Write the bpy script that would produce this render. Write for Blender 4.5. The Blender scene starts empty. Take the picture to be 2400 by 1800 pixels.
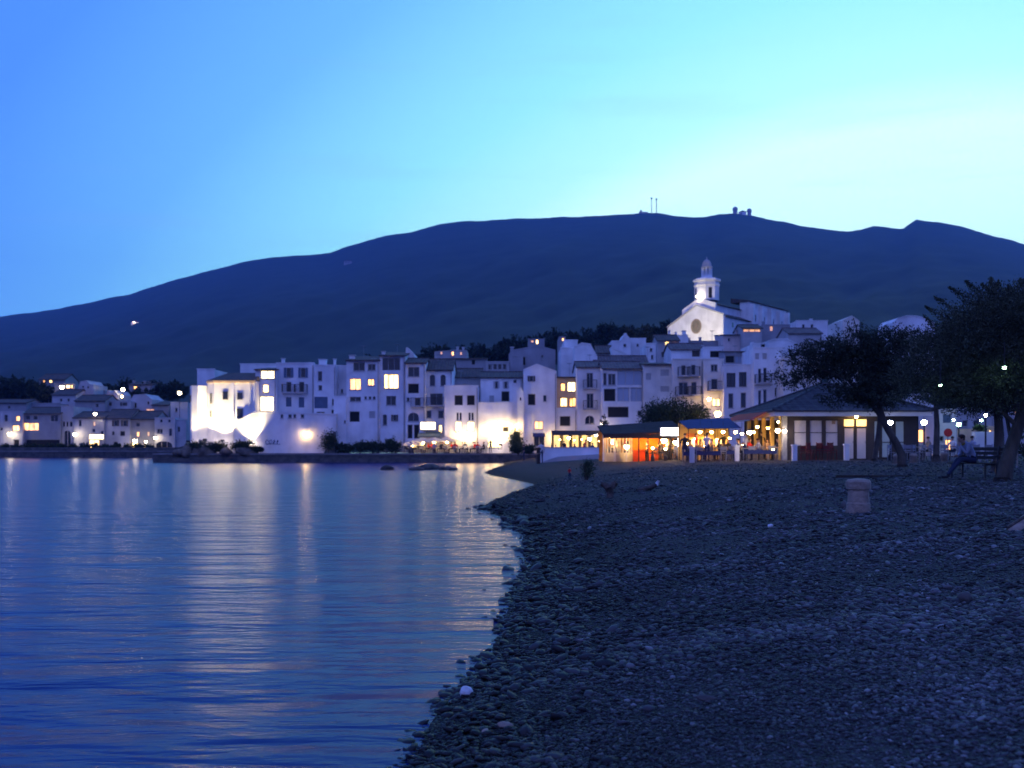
import bpy, math, random
import numpy as np
from mathutils import Vector, Matrix

random.seed(7)
rng = np.random.default_rng(7)
SC = bpy.context.scene
COL = SC.collection
R = math.radians

# ------------------------------------------------------------------ camera
# photograph frame: 2400 x 1800, focal length about 2400 px, eye 2 m above the sea
F, CX, CY, H = 2400.0, 1200.0, 1045.0, 2.0
cam_d = bpy.data.cameras.new('camera')
cam = bpy.data.objects.new('camera', cam_d)
COL.objects.link(cam)
cam.location = (0, 0, H)
cam.rotation_euler = (R(90), 0, 0)
cam_d.sensor_width = 36
cam_d.lens = 36
cam_d.shift_y = (CY - 900) / 2400
cam_d.clip_start = 0.1
cam_d.clip_end = 20000
cam_d.dof.use_dof = True
cam_d.dof.focus_distance = 12.0
cam_d.dof.aperture_fstop = 2.1
SC.camera = cam

# ------------------------------------------------------------------ world: dusk sky
world = bpy.data.worlds.new('World')
SC.world = world
world.use_nodes = True
wn, wl = world.node_tree.nodes, world.node_tree.links
wn.clear()
w_out = wn.new('ShaderNodeOutputWorld')
w_bg = wn.new('ShaderNodeBackground')
wl.new(w_bg.outputs[0], w_out.inputs[0])
w_tc = wn.new('ShaderNodeTexCoord')
GLOW = Vector((math.sin(R(22)) * math.cos(R(3)), math.cos(R(22)) * math.cos(R(3)), math.sin(R(3))))
w_dot = wn.new('ShaderNodeVectorMath'); w_dot.operation = 'DOT_PRODUCT'
wl.new(w_tc.outputs['Generated'], w_dot.inputs[0]); w_dot.inputs[1].default_value = GLOW
w_map = wn.new('ShaderNodeMapRange')
w_map.inputs['From Min'].default_value = -1; w_map.inputs['From Max'].default_value = 1
wl.new(w_dot.outputs['Value'], w_map.inputs['Value'])
w_ramp = wn.new('ShaderNodeValToRGB')
# the glow reaches further along the horizon than up the sky
w_sz = wn.new('ShaderNodeSeparateXYZ'); wl.new(w_tc.outputs['Generated'], w_sz.inputs[0])
w_hz = wn.new('ShaderNodeMapRange'); w_hz.interpolation_type = 'SMOOTHSTEP'
w_hz.inputs['From Min'].default_value = 0.0; w_hz.inputs['From Max'].default_value = 0.50; w_hz.inputs['To Min'].default_value = 0.060; w_hz.inputs['To Max'].default_value = -0.02
wl.new(w_sz.outputs['Z'], w_hz.inputs['Value'])
w_pl = wn.new('ShaderNodeMath'); w_pl.use_clamp = True
wl.new(w_map.outputs[0], w_pl.inputs[0]); wl.new(w_hz.outputs[0], w_pl.inputs[1])
wl.new(w_pl.outputs[0], w_ramp.inputs[0])
ramp = w_ramp.color_ramp
stops = [(0.0, (0.29, 0.37, 1.18)), (0.42, (0.15, 0.24, 1.0)), (0.62, (0.065, 0.20, 0.95)), (0.76, (0.070, 0.25, 1.02)), (0.832, (0.095, 0.33, 1.1)), (0.90, (0.18, 0.56, 1.12)),
         (0.956, (0.37, 0.98, 1.15)), (0.985, (0.58, 1.2, 1.25)), (1.0, (0.88, 1.42, 1.4))]
while len(ramp.elements) < len(stops):
    ramp.elements.new(0.5)
for e, (p, c) in zip(ramp.elements, stops):
    e.position = p; e.color = (*c, 1)
# thin grey-violet cloud streaks low over the ridge
w_sep = wn.new('ShaderNodeSeparateXYZ'); wl.new(w_tc.outputs['Generated'], w_sep.inputs[0])
w_mp = wn.new('ShaderNodeMapping'); w_mp.inputs['Scale'].default_value = (2.2, 2.2, 26)
w_mp.inputs['Rotation'].default_value = (0, R(1.5), 0)
wl.new(w_tc.outputs['Generated'], w_mp.inputs[0])
w_noise = wn.new('ShaderNodeTexNoise'); w_noise.inputs['Scale'].default_value = 1.6
w_noise.inputs['Detail'].default_value = 5; w_noise.inputs['Roughness'].default_value = 0.55
wl.new(w_mp.outputs[0], w_noise.inputs['Vector'])
w_cr = wn.new('ShaderNodeMapRange'); w_cr.inputs['From Min'].default_value = 0.56; w_cr.inputs['From Max'].default_value = 0.82
w_cr.inputs['To Max'].default_value = 0.20
wl.new(w_noise.outputs['Fac'], w_cr.inputs['Value'])
w_mix = wn.new('ShaderNodeMixRGB'); w_mix.inputs[2].default_value = (0.27, 0.45, 0.92, 1)
wl.new(w_cr.outputs[0], w_mix.inputs[0]); wl.new(w_ramp.outputs[0], w_mix.inputs[1])
# the physical twilight sky underneath it
w_sky = wn.new('ShaderNodeTexSky'); w_sky.sky_type = 'NISHITA'; w_sky.sun_disc = False
w_sky.sun_elevation = R(1.0); w_sky.sun_rotation = R(21)
w_add = wn.new('ShaderNodeMixRGB'); w_add.blend_type = 'ADD'; w_add.inputs[0].default_value = 0.003
wl.new(w_mix.outputs[0], w_add.inputs[1]); wl.new(w_sky.outputs[0], w_add.inputs[2])
wl.new(w_add.outputs[0], w_bg.inputs[0])
w_bg.inputs[1].default_value = 1.14

SC.view_settings.view_transform = 'Standard'
SC.view_settings.look = 'None'
SC.view_settings.exposure = 0
SC.view_settings.gamma = 1
SC.view_settings.use_curve_mapping = False
SC.render.engine = 'CYCLES'
SC.cycles.use_denoising = True
SC.cycles.max_bounces = 5
SC.cycles.diffuse_bounces = 3
SC.cycles.glossy_bounces = 3
SC.cycles.transmission_bounces = 3
SC.cycles.transparent_max_bounces = 8
SC.cycles.sample_clamp_indirect = 40
SC.cycles.caustics_reflective = False
SC.cycles.caustics_refractive = False


def P(x, y, D):
    """photo pixel at distance D -> point of the place"""
    return Vector(((x - CX) / F * D, D, H + (CY - y) / F * D))


# ------------------------------------------------------------------ materials
M = {}


def newmat(name):
    m = bpy.data.materials.new(name); m.use_nodes = True
    nt = m.node_tree
    b = nt.nodes['Principled BSDF']
    M[name] = m
    return m, nt.nodes, nt.links, b


def surf(name, c1, c2=None, scale=1.0, rough=0.85, bump=0.0, bscale=None, detail=5, stretch=(1, 1, 1), metal=0.0, spec=0.3, island=0.0):
    """plain procedural surface: two tones by noise, fine relief"""
    m, n, l, b = newmat(name)
    c2 = c2 or tuple(c * 0.7 for c in c1)
    tc = n.new('ShaderNodeTexCoord'); mp = n.new('ShaderNodeMapping'); mp.inputs['Scale'].default_value = stretch
    geo = n.new('ShaderNodeNewGeometry')
    l.new(geo.outputs['Position'], mp.inputs[0])
    ns = n.new('ShaderNodeTexNoise'); ns.inputs['Scale'].default_value = scale; ns.inputs['Detail'].default_value = detail
    ns.inputs['Roughness'].default_value = 0.62
    l.new(mp.outputs[0], ns.inputs['Vector'])
    rp = n.new('ShaderNodeValToRGB'); rp.color_ramp.elements[0].position = 0.32; rp.color_ramp.elements[1].position = 0.68
    rp.color_ramp.elements[0].color = (*c2, 1); rp.color_ramp.elements[1].color = (*c1, 1)
    l.new(ns.outputs['Fac'], rp.inputs[0])
    col = rp.outputs[0]
    if island:
        mr = n.new('ShaderNodeMapRange'); mr.inputs['To Min'].default_value = 1 - island; mr.inputs['To Max'].default_value = 1 + island
        l.new(geo.outputs['Random Per Island'], mr.inputs['Value'])
        mx = n.new('ShaderNodeVectorMath'); mx.operation = 'SCALE'
        l.new(col, mx.inputs[0]); l.new(mr.outputs[0], mx.inputs['Scale'])
        col = mx.outputs[0]
    l.new(col, b.inputs['Base Color'])
    b.inputs['Roughness'].default_value = rough
    b.inputs['Metallic'].default_value = metal
    b.inputs['Specular IOR Level'].default_value = spec
    if bump:
        n2 = n.new('ShaderNodeTexNoise'); n2.inputs['Scale'].default_value = bscale or scale * 4; n2.inputs['Detail'].default_value = 6
        l.new(mp.outputs[0], n2.inputs['Vector'])
        bp = n.new('ShaderNodeBump'); bp.inputs['Strength'].default_value = bump; bp.inputs['Distance'].default_value = 0.05
        l.new(n2.outputs['Fac'], bp.inputs['Height']); l.new(bp.outputs[0], b.inputs['Normal'])
    return m


def plaster(name, c):
    """limewashed wall: soft blotches, rain streaks, trowel relief"""
    m, n, l, b = newmat(name)
    geo = n.new('ShaderNodeNewGeometry')
    n1 = n.new('ShaderNodeTexNoise'); n1.inputs['Scale'].default_value = 0.45; n1.inputs['Detail'].default_value = 6
    l.new(geo.outputs['Position'], n1.inputs['Vector'])
    mp = n.new('ShaderNodeMapping'); mp.inputs['Scale'].default_value = (1.1, 1.1, 0.16)
    l.new(geo.outputs['Position'], mp.inputs[0])
    n2 = n.new('ShaderNodeTexNoise'); n2.inputs['Scale'].default_value = 1.0; n2.inputs['Detail'].default_value = 5
    l.new(mp.outputs[0], n2.inputs['Vector'])
    r1 = n.new('ShaderNodeMapRange'); r1.inputs['From Min'].default_value = 0.3; r1.inputs['From Max'].default_value = 0.7
    r1.inputs['To Min'].default_value = 0.74; r1.inputs['To Max'].default_value = 1.04
    l.new(n1.outputs['Fac'], r1.inputs['Value'])
    r2 = n.new('ShaderNodeMapRange'); r2.inputs['From Min'].default_value = 0.32; r2.inputs['From Max'].default_value = 0.55
    r2.inputs['To Min'].default_value = 0.90; r2.inputs['To Max'].default_value = 1.0
    l.new(n2.outputs['Fac'], r2.inputs['Value'])
    mu = n.new('ShaderNodeMath'); mu.operation = 'MULTIPLY'
    l.new(r1.outputs[0], mu.inputs[0]); l.new(r2.outputs[0], mu.inputs[1])
    vs = n.new('ShaderNodeVectorMath'); vs.operation = 'SCALE'; vs.inputs[0].default_value = c
    l.new(mu.outputs[0], vs.inputs['Scale']); l.new(vs.outputs[0], b.inputs['Base Color'])
    b.inputs['Roughness'].default_value = 0.9; b.inputs['Specular IOR Level'].default_value = 0.2
    n3 = n.new('ShaderNodeTexNoise'); n3.inputs['Scale'].default_value = 3.5; n3.inputs['Detail'].default_value = 6
    l.new(geo.outputs['Position'], n3.inputs['Vector'])
    bp = n.new('ShaderNodeBump'); bp.inputs['Strength'].default_value = 0.35; bp.inputs['Distance'].default_value = 0.04
    l.new(n3.outputs['Fac'], bp.inputs['Height']); l.new(bp.outputs[0], b.inputs['Normal'])
    return m


def emis(name, c, s, var=0.0, vscale=1.5):
    m, n, l, b = newmat(name)
    b.inputs['Base Color'].default_value = (0.6, 0.6, 0.6, 1)
    b.inputs['Emission Color'].default_value = (*c, 1)
    b.inputs['Emission Strength'].default_value = s
    if var:
        geo = n.new('ShaderNodeNewGeometry')
        ns = n.new('ShaderNodeTexNoise'); ns.inputs['Scale'].default_value = vscale; ns.inputs['Detail'].default_value = 3
        mp = n.new('ShaderNodeMapping'); mp.inputs['Scale'].default_value = (2.2, 2.2, 0.7); l.new(geo.outputs['Position'], mp.inputs[0])
        l.new(mp.outputs[0], ns.inputs['Vector'])
        mr = n.new('ShaderNodeMapRange'); mr.inputs['From Min'].default_value = 0.3; mr.inputs['From Max'].default_value = 0.7
        mr.inputs['To Min'].default_value = s * (1 - var); mr.inputs['To Max'].default_value = s * (1 + var)
        l.new(ns.outputs['Fac'], mr.inputs['Value']); l.new(mr.outputs[0], b.inputs['Emission Strength'])
    return m


def tiles(name, c1, c2, wl_=0.4):
    """clay tile roof: tile rows as relief, patchy colour"""
    m, n, l, b = newmat(name)
    geo = n.new('ShaderNodeNewGeometry')
    ns = n.new('ShaderNodeTexNoise'); ns.inputs['Scale'].default_value = 1.4; ns.inputs['Detail'].default_value = 6
    l.new(geo.outputs['Position'], ns.inputs['Vector'])
    rp = n.new('ShaderNodeValToRGB'); rp.color_ramp.elements[0].position = 0.35; rp.color_ramp.elements[1].position = 0.65
    rp.color_ramp.elements[0].color = (*c2, 1); rp.color_ramp.elements[1].color = (*c1, 1)
    l.new(ns.outputs['Fac'], rp.inputs[0]); l.new(rp.outputs[0], b.inputs['Base Color'])
    wv = n.new('ShaderNodeTexWave'); wv.inputs['Scale'].default_value = 0.31 / wl_; wv.bands_direction = 'X'
    l.new(geo.outputs['Position'], wv.inputs['Vector'])
    bp = n.new('ShaderNodeBump'); bp.inputs['Strength'].default_value = 0.8; bp.inputs['Distance'].default_value = 0.08
    l.new(wv.outputs['Fac'], bp.inputs['Height']); l.new(bp.outputs[0], b.inputs['Normal'])
    b.inputs['Roughness'].default_value = 0.9
    return m


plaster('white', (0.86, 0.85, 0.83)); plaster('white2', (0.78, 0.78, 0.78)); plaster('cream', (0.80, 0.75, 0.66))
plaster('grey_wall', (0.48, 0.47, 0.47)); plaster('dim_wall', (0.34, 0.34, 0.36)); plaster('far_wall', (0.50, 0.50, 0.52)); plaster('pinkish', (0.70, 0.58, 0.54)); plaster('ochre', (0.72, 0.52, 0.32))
tiles('roof', (0.11, 0.075, 0.06), (0.05, 0.04, 0.04)); tiles('roof2', (0.16, 0.11, 0.10), (0.08, 0.06, 0.06)); tiles('slate', (0.07, 0.07, 0.07), (0.035, 0.035, 0.04), 0.5)
surf('stone', (0.13, 0.12, 0.11), (0.05, 0.05, 0.05), 1.2, 0.9, 0.8, 3)
surf('rock', (0.12, 0.11, 0.10), (0.035, 0.035, 0.035), 1.5, 0.85, 1.0, 4)
surf('rock_warm', (0.22, 0.18, 0.13), (0.06, 0.05, 0.045), 0.9, 0.9, 1.0, 3)
surf('pale_stone', (0.40, 0.31, 0.23), (0.20, 0.155, 0.12), 5, 0.9, 0.6, 18)
surf('white_stone', (0.72, 0.72, 0.72), (0.5, 0.5, 0.5), 12, 0.6, 0.3, 30)
surf('pave', (0.22, 0.21, 0.20), (0.12, 0.12, 0.12), 0.8, 0.9, 0.3, 6)
surf('wood_dark', (0.06, 0.045, 0.035), (0.03, 0.025, 0.02), 3, 0.75, 0.4, 12, stretch=(1, 1, 6))
surf('driftwood', (0.13, 0.10, 0.08), (0.04, 0.035, 0.03), 6, 0.85, 0.8, 20)
surf('shutter', (0.10, 0.085, 0.075), (0.07, 0.06, 0.055), 2, 0.7)
surf('shutter_blue', (0.10, 0.15, 0.22), (0.08, 0.11, 0.17), 2, 0.7)
surf('shutter_pale', (0.46, 0.45, 0.43), (0.38, 0.37, 0.36), 2, 0.8)
surf('frame', (0.34, 0.33, 0.32), (0.27, 0.26, 0.25), 2, 0.7)
surf('frame_dark', (0.05, 0.042, 0.038), (0.035, 0.03, 0.03), 2, 0.6)
surf('metal_dark', (0.035, 0.037, 0.04), (0.025, 0.025, 0.028), 4, 0.5, metal=0.0)
surf('metal_grey', (0.30, 0.31, 0.32), (0.22, 0.22, 0.24), 4, 0.45)
surf('plant', (0.050, 0.075, 0.032), (0.022, 0.036, 0.016), 2.5, 0.8, island=0.5)
surf('pine', (0.026, 0.036, 0.020), (0.012, 0.018, 0.011), 1.2, 0.9, island=0.6)
surf('tamarisk', (0.085, 0.10, 0.06), (0.03, 0.04, 0.025), 1.5, 0.8, island=0.6)
surf('cypress_dark', (0.045, 0.058, 0.034), (0.014, 0.02, 0.012), 1.5, 0.85, island=0.6)
surf('bark', (0.10, 0.085, 0.065), (0.035, 0.03, 0.025), 4, 0.95, 1.0, 16, stretch=(1, 1, 0.35))
surf('canvas_white', (0.82, 0.80, 0.76), (0.72, 0.70, 0.66), 2, 0.9)
surf('canvas_blue', (0.022, 0.036, 0.13), (0.018, 0.028, 0.10), 2, 0.85)
surf('canvas_grey', (0.055, 0.048, 0.048), (0.035, 0.03, 0.03), 2, 0.95, spec=0.05)
surf('canvas_green', (0.28, 0.30, 0.18), (0.2, 0.22, 0.13), 2, 0.9)
surf('canvas_red', (0.42, 0.06, 0.03), (0.30, 0.05, 0.03), 2, 0.9)
surf('canvas_orange', (0.62, 0.22, 0.06), (0.5, 0.17, 0.05), 2, 0.9)
surf('plastic_red', (0.15, 0.018, 0.018), (0.10, 0.012, 0.012), 3, 0.4)
surf('blind', (0.60, 0.58, 0.56), (0.52, 0.50, 0.49), 1.5, 0.8)
surf('blind_green', (0.50, 0.58, 0.52), (0.42, 0.50, 0.45), 1.5, 0.8)
surf('ochre_paint', (0.62, 0.46, 0.16), (0.5, 0.36, 0.12), 2, 0.8)
surf('skin', (0.42, 0.26, 0.19), (0.36, 0.22, 0.16), 8, 0.6)
surf('hair_brown', (0.075, 0.035, 0.02), (0.04, 0.02, 0.012), 20, 0.7, 0.5, 60)
surf('cloth_blue', (0.33, 0.36, 0.45), (0.25, 0.28, 0.36), 6, 0.9)
surf('cloth_navy', (0.03, 0.04, 0.09), (0.02, 0.03, 0.06), 6, 0.9)
surf('cloth_dark', (0.03, 0.03, 0.035), (0.018, 0.018, 0.02), 6, 0.9)
surf('cloth_red', (0.55, 0.03, 0.03), (0.4, 0.02, 0.02), 6, 0.9)
surf('cloth_yellow', (0.42, 0.34, 0.05), (0.34, 0.27, 0.04), 6, 0.9)
surf('cloth_tan', (0.34, 0.25, 0.17), (0.26, 0.19, 0.13), 6, 0.9)
surf('cloth_white', (0.65, 0.64, 0.62), (0.55, 0.54, 0.53), 6, 0.9)
surf('sign_red', (0.45, 0.02, 0.02), (0.38, 0.02, 0.02), 6, 0.6)
surf('graffiti', (0.06, 0.07, 0.14), (0.04, 0.05, 0.1), 6, 0.8)

m, n, l, b = newmat('glass_dark')
b.inputs['Base Color'].default_value = (0.012, 0.013, 0.016, 1); b.inputs['Roughness'].default_value = 0.12; b.inputs['Specular IOR Level'].default_value = 0.6
m, n, l, b = newmat('glass_blue')      # curtained big panes, blue sky reflection put into the base colour
b.inputs['Base Color'].default_value = (0.30, 0.36, 0.44, 1); b.inputs['Roughness'].default_value = 0.15; b.inputs['Specular IOR Level'].default_value = 0.7
m, n, l, b = newmat('void')  # near-black pane, puts the shade of open loggias into the colour
b.inputs['Base Color'].default_value = (0.01, 0.01, 0.011, 1); b.inputs['Roughness'].default_value = 0.9

emis('lit', (1.0, 0.46, 0.11), 3.0, 0.8, 1.1)
emis('lit_hot', (1.0, 0.62, 0.20), 5.0, 0.75, 0.9)
emis('lit_white', (1.0, 0.76, 0.34), 5.0, 0.3)
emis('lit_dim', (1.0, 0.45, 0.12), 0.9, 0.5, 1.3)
emis('lit_yellow', (1.0, 0.62, 0.15), 1.6, 0.4)
emis('lamp_warm', (1.0, 0.64, 0.22), 95)
emis('lamp_far', (1.0, 0.80, 0.50), 42)
emis('lamp_yellow', (1.0, 0.55, 0.17), 130)
emis('lamp_white', (1.0, 0.78, 0.56), 95)
emis('lamp_cool', (0.78, 0.87, 1.0), 90)
emis('lamp_green', (0.55, 1.0, 0.62), 80)
emis('sign_white', (0.95, 0.92, 1.0), 14.0)




def film(name, c, k=0.7):
    """thin cloth or plastic that glows when lit from behind"""
    m, n, l, b = newmat(name)
    b.inputs['Base Color'].default_value = (*c, 1); b.inputs['Roughness'].default_value = 0.7
    t = n.new('ShaderNodeBsdfTranslucent'); geo = n.new('ShaderNodeNewGeometry')
    ns = n.new('ShaderNodeTexNoise'); ns.inputs['Scale'].default_value = 3; l.new(geo.outputs['Position'], ns.inputs['Vector'])
    mx = n.new('ShaderNodeMixRGB'); mx.inputs[1].default_value = (*c, 1); mx.inputs[2].default_value = (*[v * 0.6 for v in c], 1); l.new(ns.outputs['Fac'], mx.inputs[0])
    l.new(mx.outputs[0], t.inputs['Color'])
    s = n.new('ShaderNodeMixShader'); s.inputs[0].default_value = k
    l.new(b.outputs[0], s.inputs[1]); l.new(t.outputs[0], s.inputs[2]); l.new(s.outputs[0], n['Material Output'].inputs['Surface'])


film('film_white', (0.9, 0.84, 0.76), 0.85); film('film_red', (0.85, 0.26, 0.08), 0.85); film('film_orange', (0.92, 0.45, 0.13), 0.85); film('parasol_cloth', (0.85, 0.83, 0.78), 0.5)


# ------------------------------------------------------------------ mesh helper
_ICO = {}


def ico_data(sub):
    if sub not in _ICO:
        import bmesh
        bm = bmesh.new(); bmesh.ops.create_icosphere(bm, subdivisions=sub, radius=1)
        bm.verts.ensure_lookup_table()
        _ICO[sub] = ([v.co.copy() for v in bm.verts], [tuple(v.index for v in f.verts) for f in bm.faces]); bm.free()
    return _ICO[sub]


class MB:
    def __init__(s):
        s.v = []; s.f = []; s.mi = []; s.cur = 0

    def add(s, vs, fs):
        n = len(s.v); s.v += [tuple(v) for v in vs]; s.f += [tuple(i + n for i in f) for f in fs]; s.mi += [s.cur] * len(fs); return s

    def box(s, x0, x1, y0, y1, z0, z1):
        return s.add([(x0, y0, z0), (x1, y0, z0), (x1, y1, z0), (x0, y1, z0), (x0, y0, z1), (x1, y0, z1), (x1, y1, z1), (x0, y1, z1)],
                     [(0, 3, 2, 1), (4, 5, 6, 7), (0, 1, 5, 4), (1, 2, 6, 5), (2, 3, 7, 6), (3, 0, 4, 7)])

    def face(s, pts):
        return s.add(pts, [tuple(range(len(pts)))])

    def prism(s, poly, y0, y1):
        """polygon of (x, z), counter-clockwise seen from the front (-y), pushed from y0 back to y1"""
        k = len(poly)
        return s.add([(x, y0, z) for x, z in poly] + [(x, y1, z) for x, z in poly],
                     [tuple(range(k)), tuple(range(2 * k - 1, k - 1, -1))] + [((i + 1) % k, i, i + k, (i + 1) % k + k) for i in range(k)])

    def vprism(s, plan, z0, z1):
        """plan polygon of (x, y), counter-clockwise from above"""
        k = len(plan)
        return s.add([(x, y, z0) for x, y in plan] + [(x, y, z1) for x, y in plan],
                     [tuple(range(k - 1, -1, -1)), tuple(range(k, 2 * k))] + [(i, (i + 1) % k, (i + 1) % k + k, i + k) for i in range(k)])

    def xprism(s, poly, x0, x1):
        """polygon of (y, z) pushed along x"""
        k = len(poly)
        return s.add([(x0, y, z) for y, z in poly] + [(x1, y, z) for y, z in poly],
                     [tuple(range(k - 1, -1, -1)), tuple(range(k, 2 * k))] + [(i, (i + 1) % k, (i + 1) % k + k, i + k) for i in range(k)])

    def tube(s, pts, rad, n=8, cap=True):
        pts = [Vector(p) for p in pts]
        if not hasattr(rad, '__len__'):
            rad = [rad] * len(pts)
        vs, fs = [], []
        for i, p in enumerate(pts):
            d = (pts[min(i + 1, len(pts) - 1)] - pts[max(i - 1, 0)]).normalized()
            a = d.cross(Vector((0, 0, 1)) if abs(d.z) < 0.9 else Vector((1, 0, 0))).normalized(); b_ = d.cross(a)
            for k in range(n):
                t = 2 * math.pi * k / n
                vs.append(p + (a * math.cos(t) + b_ * math.sin(t)) * rad[i])
        for i in range(len(pts) - 1):
            for k in range(n):
                fs.append((i * n + k, i * n + (k + 1) % n, (i + 1) * n + (k + 1) % n, (i + 1) * n + k))
        if cap:
            fs.append(tuple(range(n))); fs.append(tuple(range((len(pts) - 1) * n + n - 1, (len(pts) - 1) * n - 1, -1)))
        return s.add(vs, fs)

    def ball(s, c, r, sub=2):
        v, f = ico_data(sub); c = Vector(c)
        if not hasattr(r, '__len__'):
            r = (r, r, r)
        return s.add([c + Vector((p.x * r[0], p.y * r[1], p.z * r[2])) for p in v], f)

    def lathe(s, prof, n=12, c=(0, 0, 0), a0=0.0):
        vs, fs = [], []
        for r, z in prof:
            for k in range(n):
                t = a0 + 2 * math.pi * k / n
                vs.append((c[0] + r * math.cos(t), c[1] + r * math.sin(t), c[2] + z))
        for i in range(len(prof) - 1):
            for k in range(n):
                fs.append((i * n + k, i * n + (k + 1) % n, (i + 1) * n + (k + 1) % n, (i + 1) * n + k))
        fs.append(tuple(range(n - 1, -1, -1))); fs.append(tuple(range((len(prof) - 1) * n, len(prof) * n)))
        return s.add(vs, fs)

    def build(s, name, mat, parent=None, smooth=False, loc=None):
        me = bpy.data.meshes.new(name)
        me.from_pydata(s.v, [], s.f)
        mats = mat if isinstance(mat, (list, tuple)) else [mat]
        for mm in mats:
            me.materials.append(M[mm])
        if len(mats) > 1:
            me.polygons.foreach_set('material_index', s.mi)
        if smooth:
            me.polygons.foreach_set('use_smooth', [True] * len(me.polygons))
        me.update()
        return link(name, me, parent, loc)


def link(name, me, parent=None, loc=None):
    o = bpy.data.objects.new(name, me); COL.objects.link(o)
    if parent is not None:
        o.parent = parent
    if loc is not None:
        o.location = loc
    return o


def tag(o, label=None, cat=None, group=None, kind=None):
    if label: o['label'] = label
    if cat: o['category'] = cat
    if group: o['group'] = group
    if kind: o['kind'] = kind
    return o


def thing(name, label, cat, loc=(0, 0, 0), rz=0.0, group=None):
    o = bpy.data.objects.new(name, None); COL.objects.link(o)
    o.location = loc; o.rotation_euler = (0, 0, rz); o.empty_display_size = 0.2
    return tag(o, label, cat, group)


def copy_tree(o, parent=None):
    c = o.copy(); COL.objects.link(c); c.parent = parent
    for ch in o.children:
        copy_tree(ch, c)
    return c


def np_mesh(name, verts, faces, mats, parent=None, smooth=False, mi=None):
    """verts (n,3), faces (m,k) numpy"""
    me = bpy.data.meshes.new(name)
    nf, k = faces.shape
    me.vertices.add(len(verts)); me.vertices.foreach_set('co', verts.astype(np.float32).ravel())
    me.loops.add(nf * k); me.loops.foreach_set('vertex_index', faces.astype(np.int32).ravel())
    me.polygons.add(nf); me.polygons.foreach_set('loop_start', np.arange(0, nf * k, k, dtype=np.int32))
    me.polygons.foreach_set('loop_total', np.full(nf, k, dtype=np.int32))
    for mm in (mats if isinstance(mats, (list, tuple)) else [mats]):
        me.materials.append(M[mm])
    if mi is not None:
        me.polygons.foreach_set('material_index', mi.astype(np.int32))
    if smooth:
        me.polygons.foreach_set('use_smooth', np.ones(nf, dtype=bool))
    me.update(calc_edges=True); me.validate()
    return link(name, me, parent)


def vnoise(x, y, seed=0, octaves=4, scale=1.0):
    """smooth pseudo noise from rotated sines, about -1..1"""
    r = np.random.default_rng(seed); x = np.asarray(x, float); y = np.asarray(y, float)
    out = np.zeros(np.broadcast(x, y).shape); amp = 1.0; tot = 0
    f = scale
    for _ in range(octaves):
        for _k in range(3):
            a, p, q = r.uniform(0, math.tau), r.uniform(0, math.tau), r.uniform(0.7, 1.3)
            out += amp * np.sin((x * math.cos(a) + y * math.sin(a)) * f * q + p) / 3
        tot += amp; amp *= 0.55; f *= 2.1
    return out / tot * 1.6

# ================================================================== THE SETTING
SH_Y = np.array([-60, -20, 0, 3, 6.36, 8.07, 9.3, 12.15, 16.3, 20.5, 25.3, 29, 33, 38, 44, 53, 60, 68, 76, 90, 107, 125, 140.])
SH_X = np.array([-9, -3.0, -1.3, -0.95, -0.64, -0.47, -0.19, 0.0, 0.22, 0.30, 0.16, -0.35, -0.95, -0.6, 0.1, 1.25, 0.2, -1.2, -2.1, -1.7, -0.9, -0.9, -0.9])


def shore(Y):
    return np.interp(Y, SH_Y, SH_X)


def beach_z(X, Y):
    X = np.asarray(X, float); Y = np.asarray(Y, float)
    dx = X - shore(Y)
    z = np.where(dx > 0, 1.22 * (1 - np.exp(-np.maximum(dx, 0) / 6.0)), 0.16 * dx)
    w = np.clip(dx / 2.5, 0, 1) * np.clip((60 - Y) / 40, 0, 1)
    return z + w * (0.045 * vnoise(X, Y, 3, 3, 0.9) + 0.02 * vnoise(X, Y, 5, 2, 4.0)) * np.where(dx > 0, 1, 0)


def gpx(x, y):
    """where the photo pixel (x, y) meets the beach"""
    lo, hi = 2.0, 120.0
    for _ in range(60):
        D = 0.5 * (lo + hi); p = P(x, y, D)
        if float(beach_z(p.x, p.y)) > p.z:
            hi = D
        else:
            lo = D
    return P(x, y, 0.5 * (lo + hi))


# ---- sea
m, n, l, b = newmat('sea')
b.inputs['Base Color'].default_value = (0.002, 0.016, 0.115, 1)
b.inputs['Roughness'].default_value = 0.25; b.inputs['IOR'].default_value = 1.333; b.inputs['Specular IOR Level'].default_value = 0.25
geo = n.new('ShaderNodeNewGeometry')
hs = []
for sc, st, amp in ((1.0, (0.30, 1.05, 1), 0.24), (1.0, (1.1, 3.6, 1), 0.07), (1.0, (4.5, 11.0, 1), 0.014)):
    mp = n.new('ShaderNodeMapping'); mp.inputs['Scale'].default_value = st; mp.inputs['Rotation'].default_value = (0, 0, R(random.uniform(-9, 6)))
    l.new(geo.outputs['Position'], mp.inputs[0])
    ns = n.new('ShaderNodeTexNoise'); ns.inputs['Scale'].default_value = sc; ns.inputs['Detail'].default_value = 2.5; ns.inputs['Distortion'].default_value = 0.4
    l.new(mp.outputs[0], ns.inputs['Vector'])
    ml = n.new('ShaderNodeMath'); ml.operation = 'MULTIPLY'; ml.inputs[1].default_value = amp
    l.new(ns.outputs['Fac'], ml.inputs[0]); hs.append(ml)
ad = n.new('ShaderNodeMath'); l.new(hs[0].outputs[0], ad.inputs[0]); l.new(hs[1].outputs[0], ad.inputs[1])
ad2 = n.new('ShaderNodeMath'); l.new(ad.outputs[0], ad2.inputs[0]); l.new(hs[2].outputs[0], ad2.inputs[1])
bp = n.new('ShaderNodeBump'); bp.inputs['Strength'].default_value = 0.55; bp.inputs['Distance'].default_value = 1.0
l.new(ad2.outputs[0], bp.inputs['Height']); l.new(bp.outputs[0], b.inputs['Normal'])
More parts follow.
